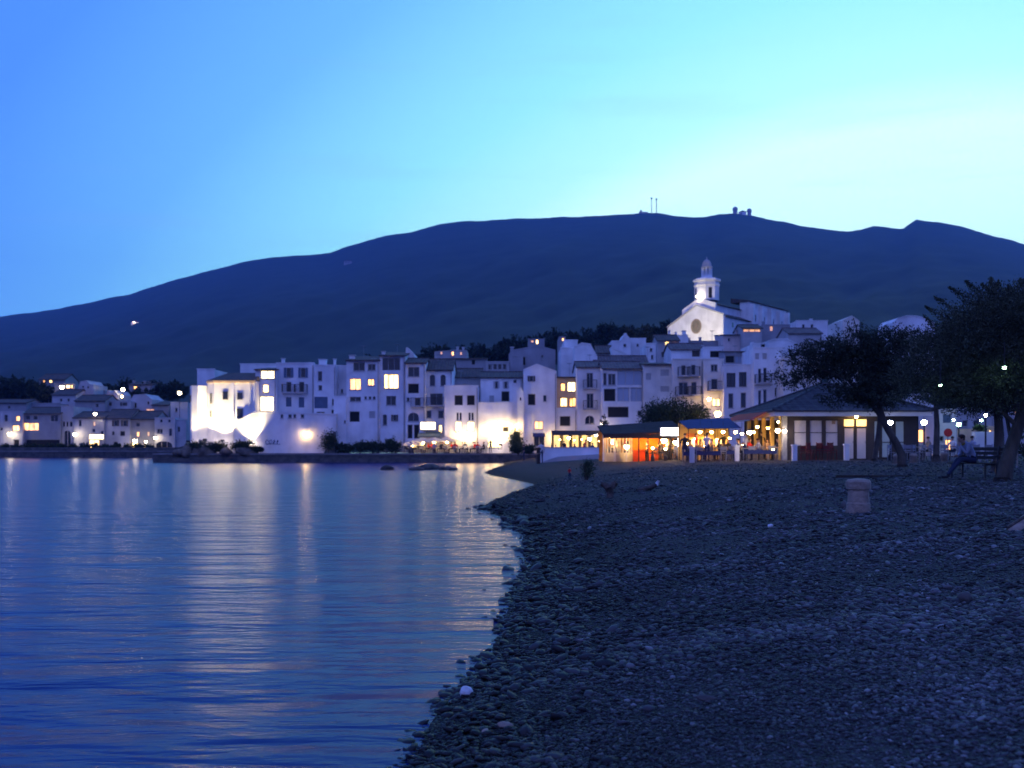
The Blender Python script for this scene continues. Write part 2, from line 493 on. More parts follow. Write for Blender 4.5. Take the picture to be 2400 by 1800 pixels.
sea = MB().face([(-4000, -3000, 0), (3000, -3000, 0), (3000, 260, 0), (-4000, 260, 0)]).build('sea', 'sea')
tag(sea, 'blue rippled sea of the bay at dusk', 'sea', kind='structure')

# ---- beach sheet (its columns follow the water line)
m, n, l, b = newmat('beach')
geo = n.new('ShaderNodeNewGeometry'); sep = n.new('ShaderNodeSeparateXYZ'); l.new(geo.outputs['Position'], sep.inputs[0])
vo = n.new('ShaderNodeTexVoronoi'); vo.inputs['Scale'].default_value = 16; l.new(geo.outputs['Position'], vo.inputs['Vector'])
n1 = n.new('ShaderNodeTexNoise'); n1.inputs['Scale'].default_value = 0.7; n1.inputs['Detail'].default_value = 7; l.new(geo.outputs['Position'], n1.inputs['Vector'])
n4 = n.new('ShaderNodeTexNoise'); n4.inputs['Scale'].default_value = 5.0; n4.inputs['Detail'].default_value = 7; n4.inputs['Roughness'].default_value = 0.7; l.new(geo.outputs['Position'], n4.inputs['Vector'])
rp = n.new('ShaderNodeValToRGB'); rp.color_ramp.elements[0].color = (0.0195, 0.0188, 0.0188, 1); rp.color_ramp.elements[1].color = (0.060, 0.062, 0.066, 1)
rp.color_ramp.elements[0].position = 0.3; rp.color_ramp.elements[1].position = 0.75
mx = n.new('ShaderNodeMixRGB'); mx.inputs[0].default_value = 0.35
l.new(vo.outputs['Color'], mx.inputs[1]); l.new(n4.outputs['Fac'], mx.inputs[2])
mx2 = n.new('ShaderNodeMixRGB'); mx2.inputs[0].default_value = 0.3
l.new(mx.outputs[0], mx2.inputs[1]); l.new(n1.outputs['Fac'], mx2.inputs[2]); l.new(mx2.outputs[0], rp.inputs[0])
wet = n.new('ShaderNodeMapRange'); wet.inputs['From Min'].default_value = 0.10; wet.inputs['From Max'].default_value = 0.42
wet.inputs['To Min'].default_value = 0.30; wet.inputs['To Max'].default_value = 1.0
l.new(sep.outputs['Z'], wet.inputs['Value'])
vs = n.new('ShaderNodeVectorMath'); vs.operation = 'SCALE'; l.new(rp.outputs[0], vs.inputs[0]); l.new(wet.outputs[0], vs.inputs['Scale'])
l.new(vs.outputs[0], b.inputs['Base Color'])
b.inputs['Roughness'].default_value = 0.85; b.inputs['Specular IOR Level'].default_value = 0.25
vo2 = n.new('ShaderNodeTexVoronoi'); vo2.inputs['Scale'].default_value = 28; l.new(geo.outputs['Position'], vo2.inputs['Vector'])
vsum = n.new('ShaderNodeMath'); l.new(vo.outputs['Distance'], vsum.inputs[0]); l.new(vo2.outputs['Distance'], vsum.inputs[1])
vinv = n.new('ShaderNodeMath'); vinv.operation = 'MULTIPLY'; vinv.inputs[1].default_value = -1.0; l.new(vsum.outputs[0], vinv.inputs[0])
bp = n.new('ShaderNodeBump'); bp.inputs['Strength'].default_value = 1.0; bp.inputs['Distance'].default_value = 0.05
l.new(vinv.outputs[0], bp.inputs['Height']); l.new(bp.outputs[0], b.inputs['Normal'])

ys = np.concatenate([np.arange(-40, 2, 3.0), np.arange(2, 14, 0.18), np.arange(14, 40, 0.5), np.arange(40, 125, 2.0)])
ds = np.concatenate([np.array([-12, -6, -3, -1.5, -0.8]), np.arange(-0.5, 6, 0.13), np.arange(6, 16, 0.4), np.arange(16, 40, 2.0), np.array([45, 60, 90, 140, 220.])])
Yg, Dg = np.meshgrid(ys, ds, indexing='ij')
wob = 0.10 * vnoise(Yg * 1.0, Yg * 0.3, 11, 4, 1.7) * np.clip(1 - np.abs(Dg) / 1.5, 0, 1)
Xg = shore(Yg) + Dg + wob
Zg = beach_z(Xg - wob, Yg)
nv, nd = Yg.shape
idx = np.arange(nv * nd).reshape(nv, nd)
fc = np.stack([idx[:-1, :-1], idx[:-1, 1:], idx[1:, 1:], idx[1:, :-1]], -1).reshape(-1, 4)
beach = np_mesh('beach', np.stack([Xg, Yg, Zg], -1).reshape(-1, 3), fc, 'beach', smooth=True)
tag(beach, 'dark shingle beach sloping down to the water', 'beach', kind='structure')


# ---- hillside under the town
def town_z(X, Y):
    X = np.asarray(X, float); Y = np.asarray(Y, float)
    k = np.interp(X, [-160, -80, -40, -15, 10, 35, 60, 110, 200, 400], [9, 10, 11, 13, 17, 22.5, 23, 21, 19, 17])
    y0_ = np.interp(X, [-62, -44], [184, 136]); t = np.clip((Y - y0_) / (222 - y0_), 0, 1)
    return 1.15 + k * (t * t * (3 - 2 * t)) + 0.25 * vnoise(X, Y, 9, 3, 0.07) * t


surf('scrub', (0.020, 0.022, 0.024), (0.004, 0.005, 0.006), 0.012, 0.95, 1.0, 0.12, detail=12)
surf('hillside', (0.030, 0.033, 0.024), (0.012, 0.014, 0.011), 0.15, 0.95, 0.9, 0.8, detail=9)
ys = np.concatenate([np.arange(124.5, 240, 4.0), [245, 262.]]); xs = np.concatenate([np.arange(-340, -160, 20.), np.arange(-160, 200, 6.0), np.arange(200, 420, 20.)])
Yg, Xg = np.meshgrid(ys, xs, indexing='ij')
Zg = town_z(Xg, Yg)
Zg = np.where((Xg < -38) & (Yg < 169), -3.0, Zg)
nv, nd = Yg.shape; idx = np.arange(nv * nd).reshape(nv, nd)
fc = np.stack([idx[:-1, :-1], idx[:-1, 1:], idx[1:, 1:], idx[1:, :-1]], -1).reshape(-1, 4)
hs_ = np_mesh('hillside', np.stack([Xg, Yg, Zg], -1).reshape(-1, 3), fc, 'hillside', smooth=True)
tag(hs_, 'dark hillside the town climbs up', 'hillside', kind='structure')

# ---- mountain behind: real slopes from the back of the town to the ridge 2.6 km away
RX = np.array([-900, -300, 0, 130, 300, 430, 600, 780, 820, 900, 960, 1030, 1070, 1200, 1400, 1470, 1500, 1550, 1585, 1620, 1655, 1690, 1720, 1765, 1830, 1900, 1960, 1990, 2020, 2045, 2090, 2115, 2130, 2147, 2200, 2260, 2320, 2400, 2700, 3300.])
RY = np.array([830, 778, 742, 725, 690, 650, 607, 592, 575, 553, 545, 525, 520, 513, 506, 502, 499, 500, 506, 510, 507, 502, 500, 505, 520, 532, 541, 543, 537, 529, 534, 537, 527, 515, 520, 533, 550, 572, 640, 760.])
us = (np.linspace(-900, 3300, 420) - CX) / F
Y0, YR = 240.0, 2600.0
vr = (CY - np.interp(us * F + CX, RX, RY)) / F
v0 = (town_z(us * Y0, np.full_like(us, Y0)) - 2.5) / Y0
ts = np.concatenate([np.linspace(0, 0.3, 34)[:-1], np.linspace(0.3, 1.0, 70), [1.08, 1.25]])
U, T = np.meshgrid(us, ts, indexing='xy')
Yd = Y0 * (YR / Y0) ** np.clip(T, 0, 1) + np.clip(T - 1, 0, 1) * 3000
prof = np.clip(T, 0, 1) ** 1.25
V = v0[None] + (vr - v0)[None] * prof
nz = vnoise(U * 9 + 1.5 * np.sin(T * 5), T * 3.0, 21, 4, 3.0) + 0.6 * vnoise(U * 60, T * 14, 23, 3, 1.0)
V = V + nz * 0.007 * np.sin(np.clip(T, 0, 1) * math.pi) ** 0.8 * np.where(T < 0.97, 1, 0)
V = V + 0.0006 * vnoise(U * 260, T * 3, 25, 3, 1.0) * (T > 0.9)
Z = 2 + V * Yd
Z = np.where(T > 1, 2 + vr[None] * YR - (T - 1) * 900, Z)
nv, nd = U.shape; idx = np.arange(nv * nd).reshape(nv, nd)
fc = np.stack([idx[:-1, :-1], idx[:-1, 1:], idx[1:, 1:], idx[1:, :-1]], -1).reshape(-1, 4)
mt = np_mesh('mountain', np.stack([U * Yd, Yd, Z], -1).reshape(-1, 3), fc, 'scrub', smooth=True)
tag(mt, 'long dark scrub covered mountain behind the town', 'mountain', kind='structure')


def mtn_z(X, Y):
    """height of the mountain sheet"""
    u = X / Y; t = math.log(Y / Y0) / math.log(YR / Y0)
    iu = int(np.argmin(abs(us - u))); it = int(np.argmin(abs(ts - t)))
    return float(Z[it, iu])


# ---- quays
def quay(name, label, pts, depth, ztop, mat='stone'):
    o = thing(name, label, 'quay', (0, 0, 0))
    k = len(pts)
    plan = [(x, y) for x, y in pts] + [(x, y + depth) for x, y in reversed(pts)]
    MB().vprism(plan, -2, ztop - 0.22).build('wall', mat, o)
    plan2 = [(x, y - 0.12) for x, y in pts] + [(x, y + depth) for x, y in reversed(pts)]
    MB().vprism(plan2, ztop - 0.22, ztop).build('coping', 'pave', o)
    return o


quay('breakwater', 'low dark stone quay running below the floodlit houses', [(-43.0, 122.6), (-30, 122.4), (-14, 122.6), (-1.6, 123.2), (3, 121.8)], 4.5, 1.12)
q = quay('harbour_wall', 'long dark harbour wall below the far end of town', [(-170, 171), (-120, 170.5), (-80, 170.8), (-46, 171.2)], 6, 1.2)
MB().vprism([(-170, 171.6), (-46, 171.9), (-46, 172.2), (-170, 171.9)], 1.2, 1.75).build('parapet', 'stone', q)
q2 = thing('quay_steps', 'stepped dark stone ledge at the foot of the quay', 'steps', (-22, 122.2, 0))
for i in range(3):
    MB().box(-20, 19, -0.5 + 0.15 * i, 0.2, -1, 0.18 + 0.16 * i).build('step', 'stone', q2)

# ---- pebbles
BV, BF = ico_data(1)
BV = np.array([tuple(v) for v in BV]); BF = np.array(BF)


def pebbles(name, label, specs, mat, seed):
    r = np.random.default_rng(seed)
    Cs, Ss = [], []
    for (ya, yb, cnt, r0, r1, near) in specs:
        Y = r.uniform(ya, yb, cnt)
        if near:
            X = shore(Y) + r.normal(0.25, 0.45, cnt)
        else:
            X = shore(Y) - 0.1 + (0.52 * Y + 1.2 - shore(Y)) * r.uniform(0, 1, cnt) ** 1.1
        s = r0 + (r1 - r0) * r.uniform(0, 1, cnt) ** 4.0
        s = s * (1 + 0.4 * vnoise(X, Y, 47, 3, 1.1))
        z = beach_z(X, Y) + s * 0.22
        Cs.append(np.stack([X, Y, z], -1)); Ss.append(s)
    C = np.concatenate(Cs); S = np.concatenate(Ss); N = len(C)
    # rotation about z plus a small tilt, flattened slate pebbles
    a = r.uniform(0, math.tau, N); tx = r.normal(0, 0.22, N); ty = r.normal(0, 0.22, N)
    sc = np.stack([S * r.uniform(0.9, 1.6, N), S * r.uniform(0.7, 1.1, N), S * r.uniform(0.28, 0.6, N)], -1)
    v = BV[None] * sc[:, None]
    v = v * (1 + 0.16 * r.uniform(-1, 1, (N, len(BV), 1)))
    v[..., 2] += v[..., 0] * tx[:, None] + v[..., 1] * ty[:, None]
    x = v[..., 0] * np.cos(a)[:, None] - v[..., 1] * np.sin(a)[:, None]
    y = v[..., 0] * np.sin(a)[:, None] + v[..., 1] * np.cos(a)[:, None]
    v = np.stack([x, y, v[..., 2]], -1) + C[:, None]
    f = BF[None] + (np.arange(N) * len(BV))[:, None, None]
    o = np_mesh(name, v.reshape(-1, 3), f.reshape(-1, 3), mat, smooth=True)
    return tag(o, label, 'pebbles', kind='stuff')


m, n, l, b = newmat('pebble')
geo = n.new('ShaderNodeNewGeometry'); sep = n.new('ShaderNodeSeparateXYZ'); l.new(geo.outputs['Position'], sep.inputs[0])
rp = n.new('ShaderNodeValToRGB'); els = rp.color_ramp.elements
for p_, c_ in ((0.0, (0.011, 0.011, 0.0125)), (0.5, (0.029, 0.029, 0.032)), (0.82, (0.05, 0.05, 0.054)), (0.97, (0.07, 0.07, 0.072)), (1.0, (0.15, 0.15, 0.15))):
    e = els[0] if p_ == 0 else (els[len(els) - 1] if p_ == 1.0 else els.new(p_))
    e.position = p_; e.color = (*c_, 1)
l.new(geo.outputs['Random Per Island'], rp.inputs[0])
wet = n.new('ShaderNodeMapRange'); wet.inputs['From Min'].default_value = 0.10; wet.inputs['From Max'].default_value = 0.42
wet.inputs['To Min'].default_value = 0.22; wet.inputs['To Max'].default_value = 1.0
l.new(sep.outputs['Z'], wet.inputs['Value'])
wr = n.new('ShaderNodeMapRange'); wr.inputs['From Min'].default_value = 0.06; wr.inputs['From Max'].default_value = 0.30
wr.inputs['To Min'].default_value = 0.5; wr.inputs['To Max'].default_value = 0.68
l.new(sep.outputs['Z'], wr.inputs['Value']); l.new(wr.outputs[0], b.inputs['Roughness'])
pn = n.new('ShaderNodeTexNoise'); pn.inputs['Scale'].default_value = 0.8; pn.inputs['Detail'].default_value = 4; l.new(geo.outputs['Position'], pn.inputs['Vector'])
pm = n.new('ShaderNodeMapRange'); pm.inputs['From Min'].default_value = 0.3; pm.inputs['From Max'].default_value = 0.7; pm.inputs['To Min'].default_value = 0.75; pm.inputs['To Max'].default_value = 2.5
l.new(pn.outputs['Fac'], pm.inputs['Value'])
pw = n.new('ShaderNodeMath'); pw.operation = 'MULTIPLY'; l.new(pm.outputs[0], pw.inputs[0]); l.new(wet.outputs[0], pw.inputs[1])
vs = n.new('ShaderNodeVectorMath'); vs.operation = 'SCALE'; l.new(rp.outputs[0], vs.inputs[0]); l.new(pw.outputs[0], vs.inputs['Scale'])
l.new(vs.outputs[0], b.inputs['Base Color'])
b.inputs['Specular IOR Level'].default_value = 0.28

pebbles('pebbles', 'slate grey pebbles covering the near shingle beach',
        [(3.4, 6.5, 40000, 0.006, 0.026, 0), (5.5, 9, 32000, 0.007, 0.029, 0), (8, 14, 24000, 0.010, 0.042, 0), (13, 28, 24000, 0.015, 0.055, 0), (24, 56, 14000, 0.02, 0.065, 0)], 'pebble', 31)
pebbles('wet_pebbles', 'dark wet stones along the water edge',
        [(5.5, 9, 2200, 0.012, 0.065, 1), (9, 16, 1900, 0.018, 0.08, 1), (16, 34, 700, 0.03, 0.13, 1)], 'pebble', 32)


# ---- rocks
def rock_mesh(r, seed, sub=3, rough=0.25):
    rr = np.random.default_rng(seed)
    v, f = ico_data(sub)
    A = np.array([tuple(p) for p in v])
    d = 1 + rough * vnoise(A[:, 0] * 2 + A[:, 2] * 1.3, A[:, 1] * 2 - A[:, 2], seed, 3, 1.3)
    A = A * d[:, None] * np.array(r)
    mb = MB(); mb.add([tuple(p) for p in A], f)
    return mb


def rock(name, label, p, r, mat, seed, group=None, cat='rock'):
    o = rock_mesh(r, seed).build(name, mat, None, True, p)
    o.rotation_euler = (0, 0, seed * 1.7)
    return tag(o, label, cat, group)


# ---- plants and trees
def leaf_cloud(name, mat, parent, centers, dirs, size, seed, aspect=0.35):
    """one small pointed quad per leaf"""
    r = np.random.default_rng(seed)
    N = len(centers)
    d = dirs + r.normal(0, 0.45, (N, 3)); d /= np.linalg.norm(d, axis=1)[:, None] + 1e-9
    w = np.cross(d, r.normal(0, 1, (N, 3))); w /= np.linalg.norm(w, axis=1)[:, None] + 1e-9
    s = size * r.uniform(0.6, 1.3, N)[:, None]
    a = centers - d * s * 0.5; c = centers + d * s * 0.5
    m1 = centers + w * s * aspect * 0.5; m2 = centers - w * s * aspect * 0.5
    v = np.stack([a, m1, c, m2], 1).reshape(-1, 3)
    f = np.arange(N * 4).reshape(N, 4)
    return np_mesh(name, v, f, mat, parent)


def sprays(lobes, n_sprays, per, length, seed, up=0.5, jitter=0.04, shell=0.55):
    """twig sprays growing outward through a set of ellipsoid lobes (cx,cy,cz,rx,ry,rz)"""
    r = np.random.default_rng(seed)
    L = np.array(lobes, float)
    vol = L[:, 3] * L[:, 4] * L[:, 5]; pick = r.choice(len(L), n_sprays, p=vol / vol.sum())
    d = r.normal(0, 1, (n_sprays, 3)); d /= np.linalg.norm(d, axis=1)[:, None]
    rad = shell + (1 - shell) * r.uniform(0, 1, n_sprays) ** 0.7
    base = L[pick, :3] + d * L[pick, 3:] * rad[:, None]
    g = d * np.array([1, 1, 0.7]) + np.array([0, 0, up]) + r.normal(0, 0.35, (n_sprays, 3))
    g /= np.linalg.norm(g, axis=1)[:, None]
    ln = length * r.uniform(0.5, 1.25, n_sprays)
    t = (np.arange(per) + 0.5) / per
    c = base[:, None] + g[:, None] * (t[None, :, None] * ln[:, None, None]) + r.normal(0, jitter, (n_sprays, per, 3))
    dd = np.repeat(g[:, None], per, 1)
    return c.reshape(-1, 3), dd.reshape(-1, 3)


def far_tree(name, label, p, rx, rz, mat, seed, trunk_h, cat='tree', group=None, n_sp=260, leaf=0.5, layers=False):
    r = random.Random(seed)
    o = thing(name, label, cat, p, 0, group)
    MB().tube([(0, 0, -1.0), (0.1, 0, trunk_h * 0.6), (r.uniform(-.3, .3), 0, trunk_h + rz * 0.6)], [0.28, 0.2, 0.08], 6).build('trunk', 'bark', o)
    lobes = []
    for k in range(6):
        a = r.uniform(0, math.tau); q = r.uniform(0.1, 0.6)
        lobes.append((math.cos(a) * rx * q, math.sin(a) * rx * q, trunk_h + rz * r.uniform(0.5, 1.5), rx * r.uniform(0.4, 0.62), rx * r.uniform(0.4, 0.62), rz * r.uniform(0.35, 0.6)))
    c, d = sprays(lobes, n_sp, 8, rx * 0.35, seed, 0.3, rx * 0.06, 0.2)
    leaf_cloud('crown', mat, o, c, d, leaf, seed, 0.5)
    return o


def bush(name, label, p, rx, ry, rz, mat, seed, n_sp=300, leaf=0.16, cat='bush', group=None):
    r = random.Random(seed)
    o = thing(name, label, cat, p, 0, group)
    mb = MB()
    for k in range(5):
        a = r.uniform(0, math.tau)
        mb.tube([(0, 0, -0.2), (math.cos(a) * rx * 0.4, math.sin(a) * ry * 0.4, rz * 0.9)], [0.05, 0.02], 5)
    mb.build('stems', 'bark', o)
    lobes = []
    for k in range(7):
        a = r.uniform(0, math.tau); q = r.uniform(0.0, 0.6)
        lobes.append((math.cos(a) * rx * q, math.sin(a) * ry * q, rz * r.uniform(0.35, 0.75), rx * r.uniform(0.35, 0.5), ry * r.uniform(0.35, 0.5), rz * r.uniform(0.25, 0.42)))
    c, d = sprays(lobes, n_sp, 8, rz * 0.35, seed, 0.5, rz * 0.05, 0.3)
    leaf_cloud('foliage', mat, o, c, d, leaf, seed, 0.5)
    return o


# ---- evening haze in the air between here and the ridge
hz = bpy.data.materials.new('haze'); hz.use_nodes = True; hn = hz.node_tree.nodes; hn.clear()
ho = hn.new('ShaderNodeOutputMaterial'); hv = hn.new('ShaderNodeVolumePrincipled')
hv.inputs['Color'].default_value = (0.18, 0.45, 1.0, 1); hv.inputs['Density'].default_value = 0.00015; hv.inputs['Anisotropy'].default_value = 0.0
hz.node_tree.links.new(hv.outputs[0], ho.inputs['Volume']); M['haze'] = hz
haze = MB().box(-4600, 4600, -3200, 3500, -4.5, 640).build('haze', 'haze')
tag(haze, 'thin blue evening haze over the bay', 'haze', kind='stuff')
SC.cycles.volume_bounces = 0
SC.cycles.volume_step_rate = 1

# ================================================================== HOUSES
def facade(mb, x0, x1, z0, z1, ops, y=0.0, rec=0.22):
    """front wall with real recessed openings; ops = (xa, xb, za, zb)"""
    ops = [(max(a, x0 + .02), min(b_, x1 - .02), max(c, z0), min(d, z1 - .02)) for a, b_, c, d in ops]
    xs = sorted({round(v, 4) for v in [x0, x1] + [o[0] for o in ops] + [o[1] for o in ops]})
    zs = sorted({round(v, 4) for v in [z0, z1] + [o[2] for o in ops] + [o[3] for o in ops]})
    for i in range(len(xs) - 1):
        for j in range(len(zs) - 1):
            cx_, cz_ = (xs[i] + xs[i + 1]) / 2, (zs[j] + zs[j + 1]) / 2
            if any(a < cx_ < b_ and c < cz_ < d for a, b_, c, d in ops):
                continue
            mb.face([(xs[i], y, zs[j]), (xs[i + 1], y, zs[j]), (xs[i + 1], y, zs[j + 1]), (xs[i], y, zs[j + 1])])
    for a, b_, c, d in ops:
        r = y + rec
        mb.face([(a, y, c), (a, r, c), (a, r, d), (a, y, d)][::-1])
        mb.face([(b_, y, c), (b_, r, c), (b_, r, d), (b_, y, d)])
        mb.face([(a, y, d), (b_, y, d), (b_, r, d), (a, r, d)][::-1])
        mb.face([(a, y, c), (b_, y, c), (b_, r, c), (a, r, c)])
        mb.face([(a, r, c), (b_, r, c), (b_, r, d), (a, r, d)])


PANE = {'d': 'glass_dark', 's': 'glass_dark', 'a': 'glass_dark', 'l': 'lit', 'h': 'lit_hot', 'w': 'lit_white', 'm': 'lit_dim', 'y': 'lit_yellow', 'g': 'glass_blue', 'o': 'void', 'v': 'void'}


def window(root, kind, xa, xb, za, zb, y=0.0, rec=0.22, frame='frame', nx=None, shutter='shutter'):
    """kind letters: d dark glass, a arched, l/h/w/m lit, g big curtained glass, o near-black pane for a shaded opening, c closed shutters; + s open shutters, b balcony"""
    k = kind[0]; w, h = xb - xa, zb - za
    if k == 'c':
        win = MB()
        win.box(xa, xb, y + 0.08, y + 0.13, za, zb)
        o = win.build('shutter', shutter, root)
        mb = MB(); nsl = max(3, int(h / 0.22))
        for i in range(nsl):
            z = za + (i + 0.3) * h / nsl
            mb.box(xa + .05, xb - .05, y + 0.05, y + 0.08, z, z + h / nsl * 0.55)
        mb.build('slats', shutter, o)
        return o
    t = min(0.07, w * 0.12)
    f = MB(); yf0, yf1 = y + rec - 0.10, y + rec - 0.03
    f.box(xa, xa + t, yf0, yf1, za, zb); f.box(xb - t, xb, yf0, yf1, za, zb)
    f.box(xa + t, xb - t, yf0, yf1, zb - t, zb); f.box(xa + t, xb - t, yf0, yf1, za, za + t)
    n = nx or (1 if w < 0.75 else 2 if w < 1.7 else 3)
    if k in 'ov':
        n = 1
    for i in range(1, n):
        x = xa + w * i / n
        f.box(x - t * 0.5, x + t * 0.5, yf0, yf1, za + t, zb - t)
    wo = f.build('window', frame, root)
    for i in range(n):
        p0 = xa + w * i / n + t * 0.52; p1 = xa + w * (i + 1) / n - t * 0.52
        if i == 0: p0 = xa + t
        if i == n - 1: p1 = xb - t
        MB().box(p0, p1, y + rec - 0.06, y + rec - 0.045, za + t, zb - t).build('pane', PANE[k], wo)
    if k not in 'ovg' and w < 2.2:
        MB().box(xa - 0.06, xb + 0.06, y - 0.07, y + 0.05, za - 0.07, za - 0.003).build('sill', 'grey_wall', wo)
    if 's' in kind[1:]:
        for sx in (-1, 1):
            a, b_ = (xa - w * 0.5, xa - 0.01) if sx < 0 else (xb + 0.01, xb + w * 0.5)
            MB().box(a, b_, y - 0.06, y - 0.012, za, zb).build('shutter', shutter, wo)
    if 'b' in kind[1:]:
        balcony(root, xa - 0.45, xb + 0.45, za - 0.02, y)
    return wo


def balcony(root, xa, xb, z, y=0.0, dep=0.75):
    s = MB().box(xa, xb, y - dep, y - 0.003, z - 0.16, z).build('balcony', 'grey_wall', root)
    r = MB()
    for i in range(int((xb - xa) / 0.14) + 1):
        x = xa + 0.03 + i * 0.14
        if x < xb - 0.02:
            r.box(x, x + 0.025, y - dep + 0.02, y - dep + 0.045, z, z + 0.92)
    r.box(xa, xb, y - dep, y - dep + 0.06, z + 0.92, z + 0.97)
    for x in (xa, xb - 0.03):
        r.box(x, x + 0.03, y - dep + 0.06, y, z + 0.92, z + 0.97)
        for i in range(1, 5):
            r.box(x, x + 0.025, y - dep * i / 5, y - dep * i / 5 + 0.025, z, z + 0.92)
    r.build('railing', 'metal_dark', s)
    return s


def house(name, label, x0, x1, yt, yb, D, wins=(), depth=8.0, roof=None, prof=None, mat='white', foot=1.0, yaw=0.0, chim=(), cat='house', group=None,
          frame='frame', shutter='shutter', roofmat='roof', parapet=True):
    """x, y in photo pixels of the facade, D its distance; roof ('slope', y_ridge[, overhang]) or ('shed', y_back) or None = flat"""
    s = D / F; xc = 0.5 * (x0 + x1)
    p = P(xc, yb, D)
    o = thing(name, label, cat, p, R(yaw), group)
    lx = lambda x: (x - xc) * s
    lz = lambda y: (yb - y) * s
    X0, X1 = lx(x0), lx(x1)
    top = lz(yt); low = -foot
    if prof:
        pz = [(lx(x), lz(y)) for x, y in prof]     # left to right
        zl, zr = pz[0][1], pz[-1][1]; top = min(z for _, z in pz)
    else:
        pz = None; zl = zr = top
    mb = MB(); ops = []; proud = []
    for w in list(wins):
        a, b_, c, d = lx(w[1]), lx(w[3]), lz(w[4]), lz(w[2])
        if d > top - 0.03 and pz:
            proud.append((w, a, b_, c, d)); wins = [q for q in wins if q is not w]; continue
        ops.append((a, b_, max(c, low + 0.01), min(d, top - 0.03)))
    facade(mb, X0, X1, low, top, ops)
    for w, (a, b_, c, d) in zip(wins, ops):
        if w[0][0] == 'a':                       # arch: fill the two upper corners
            rr = (b_ - a) / 2; xm = (a + b_) / 2; n = 6; hh = min(rr, (d - c) * 0.6)
            for sg in (-1, 1):
                pts = [(xm + sg * rr * math.sin(t), 0.0, d - hh + hh * math.cos(t)) for t in [math.pi / 2 * i / n for i in range(n + 1)]]
                pts.append((xm + sg * rr, 0.0, d))
                mb.face([pt for pt in pts])
    if pz:
        mb.face([(X0, 0, top), (X1, 0, top)] + [(x, 0, z) for x, z in reversed(pz)])
        mb.face(([(X0, depth, top), (X1, depth, top)] + [(x, depth, z) for x, z in reversed(pz)])[::-1])
        for (xa, za), (xb, zb) in zip(pz[:-1], pz[1:]):
            mb.face([(xa, 0, za), (xb, 0, zb), (xb, depth, zb), (xa, depth, za)])
    zbk = top
    if roof and roof[0] == 'shed':
        zbk = lz(roof[1])
    mb.face([(X1, depth, low), (X0, depth, low), (X0, depth, zbk), (X1, depth, zbk)])
    mb.face([(X0, depth, low), (X0, 0, low), (X0, 0, zl), (X0, depth, zbk if not pz else zl)])
    mb.face([(X1, 0, low), (X1, depth, low), (X1, depth, zbk if not pz else zr), (X1, 0, zr)])
    if roof is None and not pz:
        mb.face([(X0, 0, top), (X1, 0, top), (X1, depth, top), (X0, depth, top)])
    if roof and roof[0] == 'slope':
        zr_ = lz(roof[1]); dr = depth * 0.5
        for X in (X0, X1):
            mb.face([(X, 0, top), (X, depth, top), (X, dr, zr_)])
    mb.build('wall', mat, o)
    if roof:
        ov = 0.32; th = 0.16; dr = depth * 0.5
        if roof[0] == 'slope':
            zr_ = lz(roof[1]); k = (zr_ - top) / dr
            poly = [(-ov, top - k * ov), (dr, zr_ + 0.02), (depth + ov, top - k * ov), (depth + ov, top - k * ov + th), (dr, zr_ + th + 0.05), (-ov, top - k * ov + th)]
            ro = MB().xprism(poly, X0 - 0.15, X1 + 0.15).build('roof', roofmat, o)
            MB().box(X0 - 0.16, X1 + 0.16, dr - 0.12, dr + 0.12, zr_ + th + 0.0, zr_ + th + 0.12).build('ridge', roofmat, ro)
            MB().box(X0, X1, -0.14, -0.003, top - k * ov - 0.02, top - k * ov + 0.10).build('eave', 'grey_wall', o)
        else:
            k = (zbk - top) / depth
            poly = [(-ov, top - k * ov), (depth, zbk), (depth, zbk + th), (-ov, top - k * ov + th)]
            MB().xprism(poly, X0 - 0.1, X1 + 0.1).build('roof', roofmat, o)
    elif pz:
        r = MB()
        for (xa, za), (xb, zb) in zip(pz[:-1], pz[1:]):
            if xb - xa > 0.05:
                r.add([(xa, -0.08, za + 0.004), (xb, -0.08, zb + 0.004), (xb, depth, zb + 0.004), (xa, depth, za + 0.004), (xa, -0.08, za + .14), (xb, -0.08, zb + .14), (xb, depth, zb + .14), (xa, depth, za + .14)],
                      [(0, 3, 2, 1), (4, 5, 6, 7), (0, 1, 5, 4), (1, 2, 6, 5), (2, 3, 7, 6), (3, 0, 4, 7)])
        r.build('roof' if roofmat != 'roof' else 'coping', roofmat if roofmat != 'roof' else mat, o)
    elif parapet:
        MB().box(X0 - 0.06, X1 + 0.06, -0.06, 0.25, top + 0.004, top + 0.13).build('coping', mat, o)
    for w, (a, b_, c, d) in zip(wins, ops):
        window(o, w[0], a, b_, c, d, frame=w[5] if len(w) > 5 else frame, shutter=shutter)
    for w, a, b_, c, d in proud:
        window(o, w[0], a, b_, c, d, y=-0.22, frame=frame, shutter=shutter)
    if D < 130 and depth >= 6 and X1 - X0 > 2:
        MB().tube([(X1 - 0.14, -0.09, low), (X1 - 0.14, -0.09, top - 0.2)], 0.05, 5).build('drainpipe', 'frame', o)
        rr_ = random.Random(label)
        if rr_.random() < 0.6:
            ax = rr_.uniform(X0 + .5, X1 - .5); zt_ = top + rr_.uniform(1.6, 2.6); ae = MB()
            ae.tube([(ax, depth * .4, top - .2), (ax, depth * .4, zt_)], .02, 4)
            for q in range(5):
                ae.tube([(ax - .35 + .04 * q, depth * .4 - .3 + .15 * q, zt_ - .1), (ax + .35 - .04 * q, depth * .4 - .3 + .15 * q, zt_ - .1)], .012, 4)
            ae.tube([(ax, depth * .4 - .35, zt_ - .1), (ax, depth * .4 + .35, zt_ - .1)], .014, 4)
            ae.build('aerial', 'metal_grey', o)
